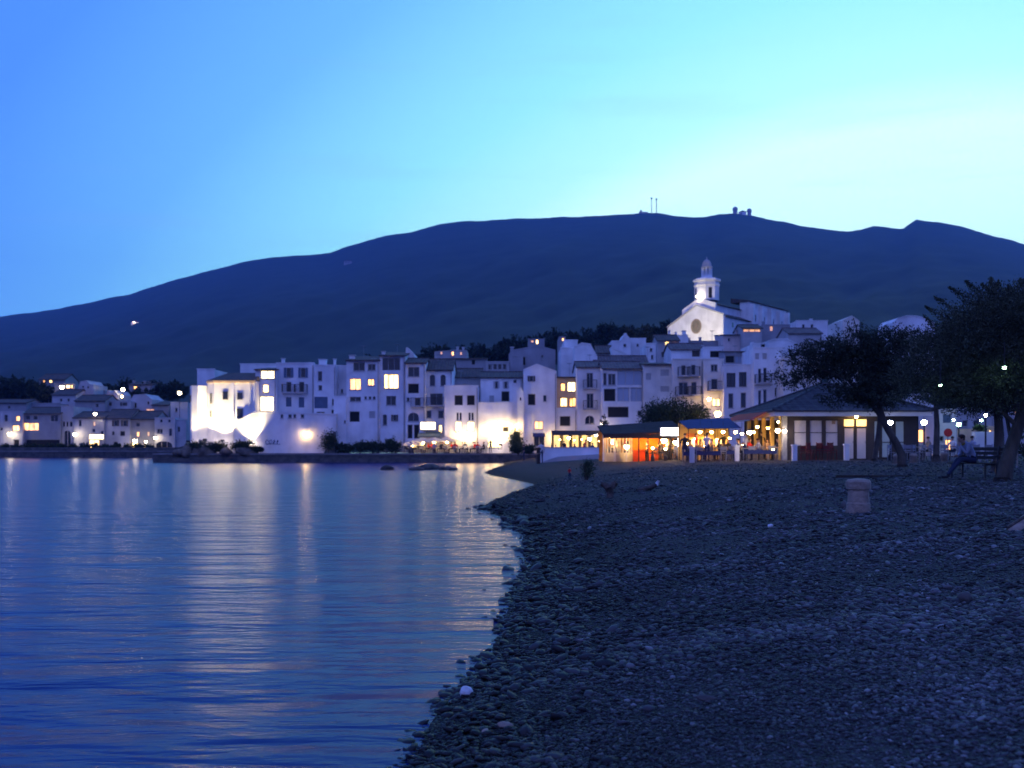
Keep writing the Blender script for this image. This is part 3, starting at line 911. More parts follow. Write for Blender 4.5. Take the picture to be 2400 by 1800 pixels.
    for (ca, cb, cy) in chim:
        a, b_ = lx(ca), lx(cb); zc = lz(cy); zb_ = top - 0.5
        ch = MB().box(a, b_, depth * 0.25, depth * 0.25 + max(0.5, b_ - a), zb_, zc - 0.12).build('chimney', mat, o)
        MB().box(a - 0.08, b_ + 0.08, depth * 0.25 - 0.08, depth * 0.25 + max(0.5, b_ - a) + 0.08, zc - 0.12, zc).build('chimney_cap', 'grey_wall', ch)
    return o


# ---------------- front row along the quay
D0 = 126.0
WH = 'white'
house('seafront_house', 'wide white seafront house with balconies and rooftop chimneys above the bastion wall', 648, 736, 852, 968, 127.5,
      [('ds', 671, 862, 682, 885), ('ds', 705, 862, 716, 885), ('db', 671, 895, 683, 919), ('db', 701, 895, 713, 919), ('c', 670, 931, 683, 953), ('c', 700, 931, 713, 955)],
      chim=[(651, 658, 836), (716, 722, 846)], foot=0.5, mat='white2', shutter='shutter_blue')
house('bay_house', 'white house with a big shuttered bay window beside the balconied seafront house', 736, 787, 857, 975, 127.0,
      [('d', 745, 870, 755, 893), ('d', 746, 903, 755, 915), ('c', 737, 930, 768, 957), ('d', 742, 965, 761, 978), ('d', 778, 935, 785, 950), ('o', 777, 960, 786, 984)],
      chim=[(740, 757, 838), (775, 780, 837)], foot=5, mat='white2', shutter='shutter_blue')
house('setback_house', 'narrow white house set back behind its neighbours, one small square window', 787, 812, 858, 1030, 128.5,
      [('d', 784.5, 897, 793, 909), ('d', 799, 912, 804, 922)], foot=1, mat='white2', parapet=True)
house('corner_house', 'tall white house with two orange lit windows and a sea terrace', 812, 889, 846, 1032, 125.5,
      [('d', 828, 849, 855, 869), ('d', 862, 853, 880, 868), ('l', 820, 887, 846, 914), ('l', 862, 888, 877, 904), ('d', 820, 930, 846, 941), ('d', 854, 929, 860, 936),
       ('d', 864, 929, 870, 936), ('d', 874, 929, 880, 936), ('o', 819, 964, 843, 989), ('c', 865, 964, 879, 980)],
      roof=('shed', 828), depth=6, chim=[(814, 827, 829), (866, 877, 838)], shutter='shutter_pale')
house('terrace_annex', 'low white annex wall under the tall house with two lit windows', 782, 811.5, 930, 1032, 125.0, [('d', 806, 985, 810, 992)], depth=3)
house('lantern_house', 'tall white house with one large blazing window and a wide shuttered top window', 890, 950, 835, 1042, 125.8,
      [('d', 896, 838.5, 938, 868), ('h', 900, 877, 934, 911), ('d', 905, 928, 928, 950), ('a', 897, 971, 907, 997), ('ds', 921, 972, 929, 987)],
      roof=('shed', 818), depth=6, chim=[(891, 899, 820)])
house('narrow_house', 'narrow white house with a dark square loggia and an arched window', 950.5, 997, 852, 1042, 125.2,
      [('d', 956, 860, 983, 883), ('o', 956, 899, 982, 922), ('d', 953, 932, 960, 941), ('db', 972, 933, 986, 951), ('a', 956, 967, 982, 988), ('o', 955, 995, 967, 1028), ('o', 970, 995, 983, 1028)],
      roof=('slope', 838), depth=7)
house('gable_wall_house', 'bright white sloping gable wall beside the wide shuttered top window', 951, 971, 840, 870, 130.0, prof=[(951, 818), (955, 816), (970, 832), (971, 842)], depth=5, foot=3)
house('arcade_house', 'white house with two arched upper windows under a large dark roof', 998, 1060, 868, 1042, 126.5,
      [('a', 1007, 878, 1020, 905), ('a', 1032, 878, 1045, 905), ('db', 1008, 922, 1038, 950), ('d', 999.5, 962, 1011, 980), ('d', 1027, 962, 1040, 980), ('h', 1028, 996, 1036, 1015)],  # the last glowing window stands in for an oval lamp
      roof=('slope', 838), depth=9)
house('twin_window_house', 'white restaurant house with paired dark square windows and slit windows', 1042, 1121, 905, 1045, 125.0,
      [('o', 1065, 926, 1085, 950), ('o', 1094, 926, 1113, 950), ('d', 1070, 967, 1075, 985), ('d', 1077, 967, 1082, 985), ('d', 1098, 967, 1103, 985), ('d', 1105, 967, 1110, 985),
       ('w', 1067, 989, 1082, 1012), ('w', 1095, 989, 1112, 1010)], depth=6)
house('roofed_house', 'plain house with broad dark tiled roof above the paired square windows', 1060, 1128, 885, 915, 132.5, [], roof=('slope', 862), depth=8, foot=9, mat='grey_wall')
house('pipe_house', 'white house with small upper windows behind the brightest floodlit wall', 1126, 1224, 886, 1040, 128.0,
      [('ds', 1160, 894, 1167, 910), ('ds', 1182, 894, 1189, 910), ('d', 1203, 890, 1211, 898), ('o', 1175, 917, 1194, 941), ('c', 1147, 927, 1158, 943)], roof=('slope', 870), depth=8, shutter='shutter_pale')
house('floodlit_house', 'low white house front flooded with dazzling warm light', 1121, 1200, 945, 1050, 124.0, [('o', 1178, 1000, 1192, 1012), ('w', 1143, 1014, 1174, 1049)], depth=3.5)
house('sloping_wall_house', 'white wall with sloping top and one tiny window', 1200, 1227, 926, 1050, 124.6, [('d', 1218, 931, 1222, 938), ('v', 1203, 1012, 1220, 1048)],
      prof=[(1200, 901), (1213, 901), (1227, 920)], depth=3.5)
house('gabled_house', 'tall white gabled house with a lit window over a small blue awning', 1227, 1304.5, 870, 1050, 125.2,
      [('ds', 1241, 881, 1250, 894), ('o', 1237, 923, 1255, 950), ('d', 1273, 926, 1281, 941), ('l', 1253, 987, 1273, 1006), ('d', 1251, 1021, 1276, 1046)],
      prof=[(1227, 868), (1258, 855), (1304.5, 872)], depth=8)
house('low_wing', 'low white wing with one big dark window next to the gabled house', 1305, 1352, 958, 1050, 125.6, [('o', 1312, 975, 1337, 999)], depth=6)
house('loggia_house', 'house with two storeys of glowing orange loggias', 1305, 1352, 886, 956, 128.0,
      [('l', 1314, 898, 1325, 917), ('w', 1330, 895, 1349, 918), ('h', 1313, 932, 1330, 953), ('l', 1334, 932, 1350, 953)], depth=6, roof=('shed', 878), foot=6, mat='ochre', frame='frame_dark')
house('balcony_house', 'white house with two tall dark balcony doors above a yellow lit arch', 1353, 1412, 862, 1050, 124.5,
      [('db', 1375, 874, 1390, 909), ('db', 1375, 922, 1391, 957), ('a', 1371, 974, 1393, 994)], roof=('slope', 845), depth=8, roofmat='roof2')
house('glass_house', 'modern white house with large blue glass panes', 1413, 1508, 865, 1045, 121.0,
      [('d', 1413.7, 874, 1422, 903), ('d', 1425, 876, 1443, 903), ('g', 1447, 868, 1505, 903), ('o', 1415, 911, 1443, 941), ('g', 1447, 908, 1475, 941), ('g', 1478, 908, 1505, 941), ('o', 1424, 953, 1474, 979), ('d', 1494, 962, 1504, 975)],
      roof=('slope', 845), depth=8, frame='shutter_pale', roofmat='roof2')
house('plain_house', 'pale house with closed pale shutters next to the blue glass panes', 1508.5, 1577, 856, 1045, 120.0,
      [('c', 1514, 875, 1526, 890), ('c', 1548, 866, 1568, 881), ('c', 1548, 905, 1568, 918)], depth=8, shutter='shutter_pale', roof=('shed', 840), mat='cream')
house('shop_house', 'pale house with paired tall windows on two balconied floors', 1577.5, 1648, 843, 1045, 118.5,
      [('db', 1597, 856, 1607, 880), ('db', 1620, 855, 1630, 879), ('db', 1591, 896, 1612, 926), ('db', 1620, 895, 1633, 925)], depth=8, mat='cream')
house('lamp_house', 'pale house with one square window, one balcony and a lit ground window', 1648.5, 1696, 843, 1045, 118.0,
      [('d', 1666, 854, 1682, 871), ('db', 1667, 888, 1682, 913), ('h', 1670, 934, 1688, 952), ('l', 1661, 1000, 1690, 1030)], depth=8, mat='cream')
house('tall_door_house', 'white house with four tall dark shuttered doors and a dark roof terrace', 1696.5, 1766, 856, 1045, 116.5,
      [('d', 1703, 874, 1724, 907, 'frame_dark'), ('d', 1732, 872, 1750, 906, 'frame_dark'), ('d', 1707, 922, 1719, 957), ('d', 1736, 920, 1749, 956)], depth=8)
house('end_house', 'tall white corner house half hidden by the tree', 1766.5, 1835, 816, 1045, 115.0,
      [('db', 1777, 864, 1784, 898), ('db', 1789, 862, 1797, 896), ('d', 1777, 915, 1784, 950), ('d', 1789, 913, 1797, 948), ('d', 1816, 910, 1826, 928), ('c', 1770, 828, 1779, 842), ('c', 1787, 828, 1797, 842)], depth=10, shutter='shutter_pale')
house('lit_side_house', 'warmly lit white house wall behind the tree', 1836, 1925, 838, 1045, 112.0, [('d', 1862, 880, 1872, 898)], depth=10, mat='cream')
for (nm, lb, a, b_, yt, yb, D, wn_, kw) in [
    ('roof_terrace', 'dark roofed terrace storey above the four tall shuttered doors', 1697, 1763, 826, 858, 121, [('o', 1700, 833, 1722, 851), ('g', 1722.5, 834, 1741, 851), ('o', 1744, 830, 1760, 850)], dict(roof=('shed', 815), mat='dim_wall')),
    ('attic_storey', 'white attic storey with a dark awning opening under the church', 1648, 1696, 815, 843, 124, [('o', 1664, 822, 1690, 838)], dict(mat='white2')),
    ('upper_terrace', 'low white roof terrace house with slate blue roof under the church', 1573, 1655, 820, 845, 126, [('c', 1622, 822, 1640, 836)], dict(roof=('slope', 803), mat='white2', roofmat='roof2', chim=[(1650, 1655, 806), (1693, 1699, 806)])),
]:
    house(nm, lb, a, b_, yt, yb, D, wn_, depth=6, foot=9, **kw)

# ---------------- second row and hillside
def hh(nm, lb, a, b_, yt, yb, D, wins=(), **kw):
    kw.setdefault('foot', 9); kw.setdefault('depth', 7)
    return house(nm, lb, a, b_, yt, yb, D, list(wins), **kw)


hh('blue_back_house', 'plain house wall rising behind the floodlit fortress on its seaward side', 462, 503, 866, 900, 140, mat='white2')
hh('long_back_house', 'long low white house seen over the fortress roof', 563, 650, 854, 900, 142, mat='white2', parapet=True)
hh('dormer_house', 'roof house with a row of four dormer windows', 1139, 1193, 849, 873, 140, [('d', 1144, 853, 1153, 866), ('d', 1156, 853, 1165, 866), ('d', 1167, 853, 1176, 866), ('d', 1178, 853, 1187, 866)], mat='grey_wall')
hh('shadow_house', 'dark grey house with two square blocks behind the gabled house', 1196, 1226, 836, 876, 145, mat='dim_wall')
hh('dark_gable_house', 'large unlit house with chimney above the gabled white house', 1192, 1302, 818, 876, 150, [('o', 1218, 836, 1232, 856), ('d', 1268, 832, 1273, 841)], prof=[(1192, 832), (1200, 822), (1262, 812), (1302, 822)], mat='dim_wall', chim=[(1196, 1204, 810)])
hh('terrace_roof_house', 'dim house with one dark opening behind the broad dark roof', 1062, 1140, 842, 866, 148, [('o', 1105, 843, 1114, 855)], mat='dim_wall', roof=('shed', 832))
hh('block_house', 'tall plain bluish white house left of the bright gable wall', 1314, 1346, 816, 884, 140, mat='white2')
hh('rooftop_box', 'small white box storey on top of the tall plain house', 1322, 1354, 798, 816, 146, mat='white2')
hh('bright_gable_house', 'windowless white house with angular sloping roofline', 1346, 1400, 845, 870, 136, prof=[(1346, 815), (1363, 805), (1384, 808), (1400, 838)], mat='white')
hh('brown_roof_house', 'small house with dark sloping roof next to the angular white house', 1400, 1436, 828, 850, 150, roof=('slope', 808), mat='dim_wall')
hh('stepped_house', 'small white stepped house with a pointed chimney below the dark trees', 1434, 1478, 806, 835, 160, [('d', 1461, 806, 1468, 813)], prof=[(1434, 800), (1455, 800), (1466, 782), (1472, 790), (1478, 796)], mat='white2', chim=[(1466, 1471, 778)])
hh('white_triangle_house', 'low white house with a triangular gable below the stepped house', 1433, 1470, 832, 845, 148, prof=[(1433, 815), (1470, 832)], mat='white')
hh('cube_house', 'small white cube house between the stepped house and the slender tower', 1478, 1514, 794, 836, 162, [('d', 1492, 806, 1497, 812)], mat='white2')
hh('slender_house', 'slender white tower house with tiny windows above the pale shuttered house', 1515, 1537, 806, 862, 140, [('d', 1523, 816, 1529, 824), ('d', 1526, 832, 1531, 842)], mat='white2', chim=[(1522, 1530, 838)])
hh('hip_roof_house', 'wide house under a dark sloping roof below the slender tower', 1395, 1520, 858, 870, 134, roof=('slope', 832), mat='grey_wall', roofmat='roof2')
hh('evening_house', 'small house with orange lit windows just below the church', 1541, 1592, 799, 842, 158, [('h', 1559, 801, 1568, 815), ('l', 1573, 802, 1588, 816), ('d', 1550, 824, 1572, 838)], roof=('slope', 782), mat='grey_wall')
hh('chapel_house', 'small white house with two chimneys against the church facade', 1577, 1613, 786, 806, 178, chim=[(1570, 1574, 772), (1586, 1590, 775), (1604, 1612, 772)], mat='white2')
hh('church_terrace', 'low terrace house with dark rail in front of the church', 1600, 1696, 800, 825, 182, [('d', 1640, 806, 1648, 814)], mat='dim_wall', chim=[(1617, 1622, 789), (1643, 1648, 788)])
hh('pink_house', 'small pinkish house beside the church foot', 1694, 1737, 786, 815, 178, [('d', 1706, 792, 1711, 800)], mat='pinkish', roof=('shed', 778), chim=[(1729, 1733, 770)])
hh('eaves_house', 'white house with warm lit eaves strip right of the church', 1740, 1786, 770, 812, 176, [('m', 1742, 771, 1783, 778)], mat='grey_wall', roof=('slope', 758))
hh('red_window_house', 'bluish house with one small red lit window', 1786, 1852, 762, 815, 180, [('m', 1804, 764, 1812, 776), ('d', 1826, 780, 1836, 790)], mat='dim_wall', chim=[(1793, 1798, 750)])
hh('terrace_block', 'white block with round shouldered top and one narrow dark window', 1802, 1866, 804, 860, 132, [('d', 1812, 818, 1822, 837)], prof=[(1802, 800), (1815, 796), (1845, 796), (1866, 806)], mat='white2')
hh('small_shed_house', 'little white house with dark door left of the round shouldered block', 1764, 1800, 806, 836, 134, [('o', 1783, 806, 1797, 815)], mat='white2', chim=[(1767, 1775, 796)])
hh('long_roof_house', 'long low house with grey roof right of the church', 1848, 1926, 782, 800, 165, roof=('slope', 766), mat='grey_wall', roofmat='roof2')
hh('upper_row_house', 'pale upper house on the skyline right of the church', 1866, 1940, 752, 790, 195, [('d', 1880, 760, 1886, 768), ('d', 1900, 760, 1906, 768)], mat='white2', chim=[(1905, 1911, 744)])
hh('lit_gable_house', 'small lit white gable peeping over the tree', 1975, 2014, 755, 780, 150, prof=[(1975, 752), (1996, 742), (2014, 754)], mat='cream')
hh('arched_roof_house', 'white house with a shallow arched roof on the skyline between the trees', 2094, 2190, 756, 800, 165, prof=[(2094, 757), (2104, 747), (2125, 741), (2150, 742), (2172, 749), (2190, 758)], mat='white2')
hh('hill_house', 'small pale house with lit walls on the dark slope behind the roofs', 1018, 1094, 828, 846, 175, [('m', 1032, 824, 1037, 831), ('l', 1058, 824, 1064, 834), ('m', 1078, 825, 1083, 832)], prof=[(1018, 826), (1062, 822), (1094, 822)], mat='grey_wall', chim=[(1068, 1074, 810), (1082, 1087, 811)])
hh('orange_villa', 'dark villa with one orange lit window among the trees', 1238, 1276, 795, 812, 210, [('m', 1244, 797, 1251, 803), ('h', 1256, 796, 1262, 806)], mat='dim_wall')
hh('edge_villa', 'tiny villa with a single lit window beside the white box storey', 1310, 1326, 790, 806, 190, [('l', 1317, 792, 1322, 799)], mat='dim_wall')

# ---------------- far end of the town, across the water on the left
DL = 176.0
FL = [
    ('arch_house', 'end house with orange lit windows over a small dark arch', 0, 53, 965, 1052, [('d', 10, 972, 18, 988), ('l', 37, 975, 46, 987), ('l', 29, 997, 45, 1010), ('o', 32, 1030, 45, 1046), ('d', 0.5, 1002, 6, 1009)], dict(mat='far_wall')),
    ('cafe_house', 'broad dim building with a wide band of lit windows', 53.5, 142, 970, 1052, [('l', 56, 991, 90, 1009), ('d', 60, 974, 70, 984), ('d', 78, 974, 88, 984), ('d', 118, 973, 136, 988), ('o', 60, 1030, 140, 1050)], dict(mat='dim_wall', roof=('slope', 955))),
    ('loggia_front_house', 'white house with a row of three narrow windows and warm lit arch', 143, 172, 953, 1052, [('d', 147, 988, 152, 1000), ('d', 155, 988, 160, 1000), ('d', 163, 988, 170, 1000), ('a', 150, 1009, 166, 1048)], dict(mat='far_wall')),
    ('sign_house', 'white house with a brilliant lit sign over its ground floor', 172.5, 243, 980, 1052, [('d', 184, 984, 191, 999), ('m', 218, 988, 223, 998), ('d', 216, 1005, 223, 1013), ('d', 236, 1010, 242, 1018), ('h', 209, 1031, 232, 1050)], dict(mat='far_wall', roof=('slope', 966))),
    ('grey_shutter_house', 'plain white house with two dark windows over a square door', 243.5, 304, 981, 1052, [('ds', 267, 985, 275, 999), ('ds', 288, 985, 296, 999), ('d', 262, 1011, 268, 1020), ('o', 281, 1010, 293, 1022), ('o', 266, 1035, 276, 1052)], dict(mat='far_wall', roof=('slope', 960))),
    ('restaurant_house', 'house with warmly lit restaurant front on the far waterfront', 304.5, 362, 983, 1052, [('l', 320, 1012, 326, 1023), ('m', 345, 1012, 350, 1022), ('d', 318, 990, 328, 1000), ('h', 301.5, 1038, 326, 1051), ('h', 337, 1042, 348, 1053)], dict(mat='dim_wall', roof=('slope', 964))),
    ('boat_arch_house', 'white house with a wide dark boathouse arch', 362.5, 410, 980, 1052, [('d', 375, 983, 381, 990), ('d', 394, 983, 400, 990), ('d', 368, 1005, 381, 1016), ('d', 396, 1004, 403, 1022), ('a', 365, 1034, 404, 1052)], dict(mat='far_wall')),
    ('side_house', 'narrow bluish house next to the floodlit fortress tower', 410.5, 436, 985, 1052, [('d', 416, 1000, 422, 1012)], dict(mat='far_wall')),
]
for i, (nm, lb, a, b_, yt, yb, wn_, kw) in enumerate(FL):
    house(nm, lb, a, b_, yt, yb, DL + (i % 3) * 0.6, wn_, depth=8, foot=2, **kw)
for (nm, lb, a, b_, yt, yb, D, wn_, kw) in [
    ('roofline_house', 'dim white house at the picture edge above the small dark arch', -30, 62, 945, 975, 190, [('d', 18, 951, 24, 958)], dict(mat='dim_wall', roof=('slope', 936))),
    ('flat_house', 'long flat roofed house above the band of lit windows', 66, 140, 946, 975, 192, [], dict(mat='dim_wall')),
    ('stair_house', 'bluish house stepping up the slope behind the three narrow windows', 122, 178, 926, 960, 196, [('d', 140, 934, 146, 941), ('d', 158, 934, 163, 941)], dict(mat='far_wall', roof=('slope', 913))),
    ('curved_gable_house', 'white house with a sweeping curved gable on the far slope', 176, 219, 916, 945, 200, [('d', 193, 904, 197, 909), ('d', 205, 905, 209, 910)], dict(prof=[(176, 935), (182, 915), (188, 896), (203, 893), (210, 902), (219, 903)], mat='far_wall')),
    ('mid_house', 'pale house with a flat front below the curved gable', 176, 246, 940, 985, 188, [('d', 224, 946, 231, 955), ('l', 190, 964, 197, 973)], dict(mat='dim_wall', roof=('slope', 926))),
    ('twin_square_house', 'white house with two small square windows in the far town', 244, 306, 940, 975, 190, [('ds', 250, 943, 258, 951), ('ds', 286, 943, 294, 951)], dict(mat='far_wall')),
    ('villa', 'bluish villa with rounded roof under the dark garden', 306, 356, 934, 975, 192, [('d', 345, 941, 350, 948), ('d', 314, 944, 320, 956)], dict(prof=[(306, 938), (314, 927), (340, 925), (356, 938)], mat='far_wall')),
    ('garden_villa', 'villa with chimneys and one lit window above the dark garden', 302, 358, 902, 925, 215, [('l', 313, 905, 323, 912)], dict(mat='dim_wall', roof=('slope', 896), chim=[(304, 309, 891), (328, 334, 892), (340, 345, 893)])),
    ('slope_house', 'small house at the foot of the dark slope beside the globe street lamp', 356, 396, 950, 990, 190, [('m', 342, 958, 361, 970)], dict(mat='dim_wall', roof=('shed', 938))),  # dim glowing window put in for warm light on the wall
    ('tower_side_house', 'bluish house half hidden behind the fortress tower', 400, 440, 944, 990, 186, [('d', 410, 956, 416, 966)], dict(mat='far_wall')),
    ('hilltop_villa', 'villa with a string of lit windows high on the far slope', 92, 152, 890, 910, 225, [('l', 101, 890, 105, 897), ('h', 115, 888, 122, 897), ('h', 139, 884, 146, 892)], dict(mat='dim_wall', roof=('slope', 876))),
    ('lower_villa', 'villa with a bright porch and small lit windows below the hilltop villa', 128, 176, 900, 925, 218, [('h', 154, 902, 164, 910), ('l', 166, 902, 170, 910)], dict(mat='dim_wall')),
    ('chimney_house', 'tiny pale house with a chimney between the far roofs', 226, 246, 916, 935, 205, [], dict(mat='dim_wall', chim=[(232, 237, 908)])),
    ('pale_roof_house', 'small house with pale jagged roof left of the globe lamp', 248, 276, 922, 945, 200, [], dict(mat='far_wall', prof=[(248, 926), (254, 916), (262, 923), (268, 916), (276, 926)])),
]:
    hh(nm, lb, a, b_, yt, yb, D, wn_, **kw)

# ================================================================== LANDMARKS
def spot(name, parent, loc, target, power, size=80, col=(1, 0.8, 0.55), blend=0.6, rad=0.12):
    ld = bpy.data.lights.new(name, 'SPOT'); ld.energy = power; ld.spot_size = R(size); ld.spot_blend = blend; ld.color = col; ld.shadow_soft_size = rad
    o = bpy.data.objects.new(name, ld); COL.objects.link(o)
    o.parent = parent
    o.location = loc
    o.rotation_euler = (Vector(target) - Vector(loc)).to_track_quat('-Z', 'Y').to_euler()
    return o


def floodlight(label, p, target, power, size=85, col=(1, 0.80, 0.42), rad=0.12, group=None):
    o = thing('floodlight', label, 'floodlight', p, 0, group)
    t = Vector(target) - Vector(p); d = t.normalized()
    MB().box(-0.2, 0.2, -0.10, 0.08, 0.06, 0.30).build('housing', 'metal_dark', o)
    mb = MB(); mb.box(-0.26, -0.21, -0.04, 0.04, -0.3, 0.22); mb.box(0.21, 0.26, -0.04, 0.04, -0.3, 0.22); mb.box(-0.26, 0.26, -0.05, 0.05, -0.36, -0.3)
    mb.build('bracket', 'metal_dark', o)
    MB().box(-0.17, 0.17, 0.081, 0.09, 0.09, 0.27).build('lens', 'lamp_white', o)
    spot('beam', o, (0, 0.12, 0.33), t, power, size, col, rad=rad)
    return o


# ---------------- floodlit fortress on the quay
DF = 124.6; s_ = DF / F
fo = thing('fortress', 'floodlit rounded white fortress with a flat tower at the quay', 'fortress', P(520, 1045, DF))
fx = lambda x: (x - 520) * s_
fz = lambda y: (1045 - y) * s_
MB().vprism([(fx(480), 1.1), (fx(502), 0), (fx(598), 0), (fx(598), 9), (fx(480), 9)], -1.5, fz(892)).build('wall', 'white', fo)
MB().vprism([(fx(435), 3.6), (fx(436), 1.6), (fx(446), 0.5), (fx(462), 0.2), (fx(479.7), 1.2), (fx(479.7), 7), (fx(435), 7)], -1.5, fz(903)).build('tower', 'white', fo)
ez = fz(892) + 0.02
ro = MB()
A_, B_, C_ = (fx(477), 0.9, ez), (fx(500), -0.35, ez), (fx(600), -0.35, ez)
R1, R2, D_, E_ = (fx(512), 4.2, fz(868)), (fx(596), 4.2, fz(868)), (fx(600), 9.2, ez), (fx(477), 9.2, ez)
ro.add([A_, B_, C_, R1, R2, D_, E_], [(0, 1, 3), (1, 2, 4, 3), (0, 3, 6), (3, 4, 5, 6), (2, 5, 4), (6, 5, 2, 1, 0)])
ro.build('roof', 'roof', fo)
MB().vprism([(fx(478), 0.95), (fx(501), -0.22), (fx(599), -0.22), (fx(599), -0.003), (fx(502), -0.003), (fx(480.3), 1.09)], ez - 0.28, ez - 0.02).build('cornice', 'ochre', fo)
MB().box(fx(541), fx(548.5), -0.18, -0.003, -1.2, ez - 0.3).build('pilaster', 'white', fo)
MB().tube([(fx(586), -0.1, -1.0), (fx(586), -0.1, ez - 0.3)], 0.06, 6).build('drainpipe', 'white', fo)
for (a, b_, c, d) in [(523, 534, 918, 936), (557, 568, 921, 936), (556, 569, 958, 980)]:
    w = MB().box(fx(a) - .06, fx(b_) + .06, -0.07, -0.003, fz(d) - .06, fz(c) + .06).build('window', 'frame', fo)
    MB().box(fx(a), fx(b_), -0.085, -0.072, fz(d), fz(c)).build('pane', 'glass_dark', w)


def wall_window(root, pa, pb, a, b_, z0, z1):
    """window lying on the slanted wall pa-pb (plan), between fractions a..b of it"""
    pa, pb = Vector((*pa, 0)), Vector((*pb, 0)); d = pb - pa; nrm = Vector((d.y, -d.x, 0)).normalized()
    q0, q1 = pa + d * a, pa + d * b_
    mb = MB(); o0, o1 = q0 + nrm * 0.06, q1 + nrm * 0.06
    mb.vprism([(q0.x, q0.y), (o0.x, o0.y), (o1.x, o1.y), (q1.x, q1.y)], z0 - .05, z1 + .05)
    w = mb.build('window', 'frame', root)
    e = d.normalized() * 0.05
    i0, i1 = q0 + nrm * 0.063 + e, q1 + nrm * 0.063 - e; j0, j1 = q0 + nrm * 0.075 + e, q1 + nrm * 0.075 - e
    MB().vprism([(i0.x, i0.y), (j0.x, j0.y), (j1.x, j1.y), (i1.x, i1.y)], z0, z1).build('pane', 'glass_dark', w)


wall_window(fo, (fx(480), 1.1), (fx(502), 0), 0.42, 0.72, fz(945), fz(922))
wall_window(fo, (fx(480), 1.1), (fx(502), 0), 0.42, 0.66, fz(977), fz(963))
wall_window(fo, (fx(436), 1.6), (fx(446), 0.5), 0.25, 0.75, fz(940), fz(926))

house('lit_tower_house', 'white house with three brilliantly lit windows beside the fortress', 598.5, 648, 868, 968, 126.6,
      [('w', 611, 866.5, 643, 888), ('h', 616, 901, 630, 920), ('w', 609, 929, 641, 964)], depth=7, foot=0.3, roof=('shed', 855))
ba = house('bastion_wall', 'broad white bastion wall with tiny windows above the quay', 549, 788, 992, 1060, 124.0,
           [], prof=[(549, 990), (570, 982), (594, 969), (640, 967), (700, 969), (788, 972)], depth=2.8, foot=0.5, cat='wall')
sb = 124.0 / F
for (a, b_) in [(658, 664), (676, 684), (688, 694), (705, 713)]:
    window(ba, 'd', (a - 668.5) * sb, (b_ - 668.5) * sb, (1060 - 980) * sb, (1060 - 971) * sb, y=-0.2)
g = MB(); gx, gz_ = (626 - 668.5) * sb, (1060 - 1042) * sb
for k in range(4):
    g.tube([(gx + .42 * k + .18 * math.cos(t) * (1 - .2 * k % 2), -.012, gz_ + .3 + .26 * math.sin(t * (1 + .12 * k))) for t in [i * .55 for i in range(11)]], .035, 5)
g.tube([(gx - .1, -.012, gz_ + .02), (gx + .6, -.012, gz_ + .1), (gx + 1.6, -.012, gz_ + .03)], .03, 5)
g.build('graffiti', 'graffiti', ba)
MB().add([(4.8, -0.9, -0.3), (6.15, -0.9, -0.3), (6.15, -0.003, -0.3), (4.8, -0.003, -0.3), (5.9, -0.5, 2.5), (6.15, -0.5, 2.5), (6.15, -0.003, 2.5), (5.9, -0.003, 2.5)],
         [(0, 3, 2, 1), (4, 5, 6, 7), (0, 1, 5, 4), (1, 2, 6, 5), (2, 3, 7, 6), (3, 0, 4, 7)]).build('buttress', 'stone', ba)

for i, (x, y, tx, ty, pw) in enumerate([(441, 1038, 440, 940, 800), (480, 1034, 478, 930, 2100), (521, 1036, 523, 930, 4400), (588, 1042, 584, 950, 3600)]):
    lb = ['floodlight at the seaward foot of the fortress tower', 'floodlight between the fortress tower and its chamfered corner', 'floodlight below the middle of the fortress front', 'floodlight on the quay below the bastion wall'][i]
    p = P(x, y, 123.1); p.z = max(p.z, 1.5)
    floodlight(lb, p, P(tx, ty, 124.6), pw, 95)
floodlight('floodlight on the roof terrace aimed at the dazzling low house front', P(1172, 1046, 122.6), P(1168, 1000, 124.2), 700, 120, (1, 0.76, 0.34))
floodlight('floodlight low in front of the paired square windows', P(1090, 1046, 122.7), P(1085, 985, 125), 350, 120, (1, 0.76, 0.34))

# ---------------- church on the hill
surf('stained_glass', (0.24, 0.22, 0.15), (0.14, 0.13, 0.10), 1.5, 0.5)
DC = 218.0; sc_ = DC / F; th = R(-38)
ch = thing('church', 'floodlit white hilltop church with round window and bell tower', 'church', P(1629, 800, DC), th)
cz = lambda y: (800 - y) * sc_
mb = MB()
poly = [(-6.6, -8), (6.6, -8), (6.6, cz(743)), (0.3, cz(717)), (-6.6, cz(763))]
# front wall with a round opening
ring = [(0.3 + 1.05 * math.cos(math.tau * i / 20), cz(765) + 1.35 * math.sin(math.tau * i / 20)) for i in range(20)]
mb.prism(poly, 0, 0.9)
mb.build('facade', 'white', ch)
rw = MB()
v_, f_ = [], []
for i in range(20):
    a = math.tau * i / 20
    for rr, y in ((1.0, -0.14), (1.22, -0.14), (1.22, -0.003), (1.0, -0.003)):
        v_.append((0.3 + rr * 1.02 * math.cos(a), y, cz(765) + rr * 1.3 * math.sin(a)))
for i in range(20):
    for k in range(4):
        f_.append((i * 4 + k, i * 4 + (k + 1) % 4, ((i + 1) % 20) * 4 + (k + 1) % 4, ((i + 1) % 20) * 4 + k))
rw.add(v_, f_)
rwo = rw.build('round_window', 'pale_stone', ch)
MB().prism([(0.3 + 1.0 * math.cos(math.tau * i / 20), cz(765) + 1.28 * math.sin(math.tau * i / 20)) for i in range(20)], -0.02, -0.004).build('pane', 'stained_glass', rwo)
tr = MB()
for i in range(6):
    a = math.pi * i / 6
    tr.tube([(0.3 - math.cos(a), -0.06, cz(765) - 1.28 * math.sin(a)), (0.3 + math.cos(a), -0.06, cz(765) + 1.28 * math.sin(a))], 0.05, 4)
tr.build('tracery', 'pale_stone', rwo)
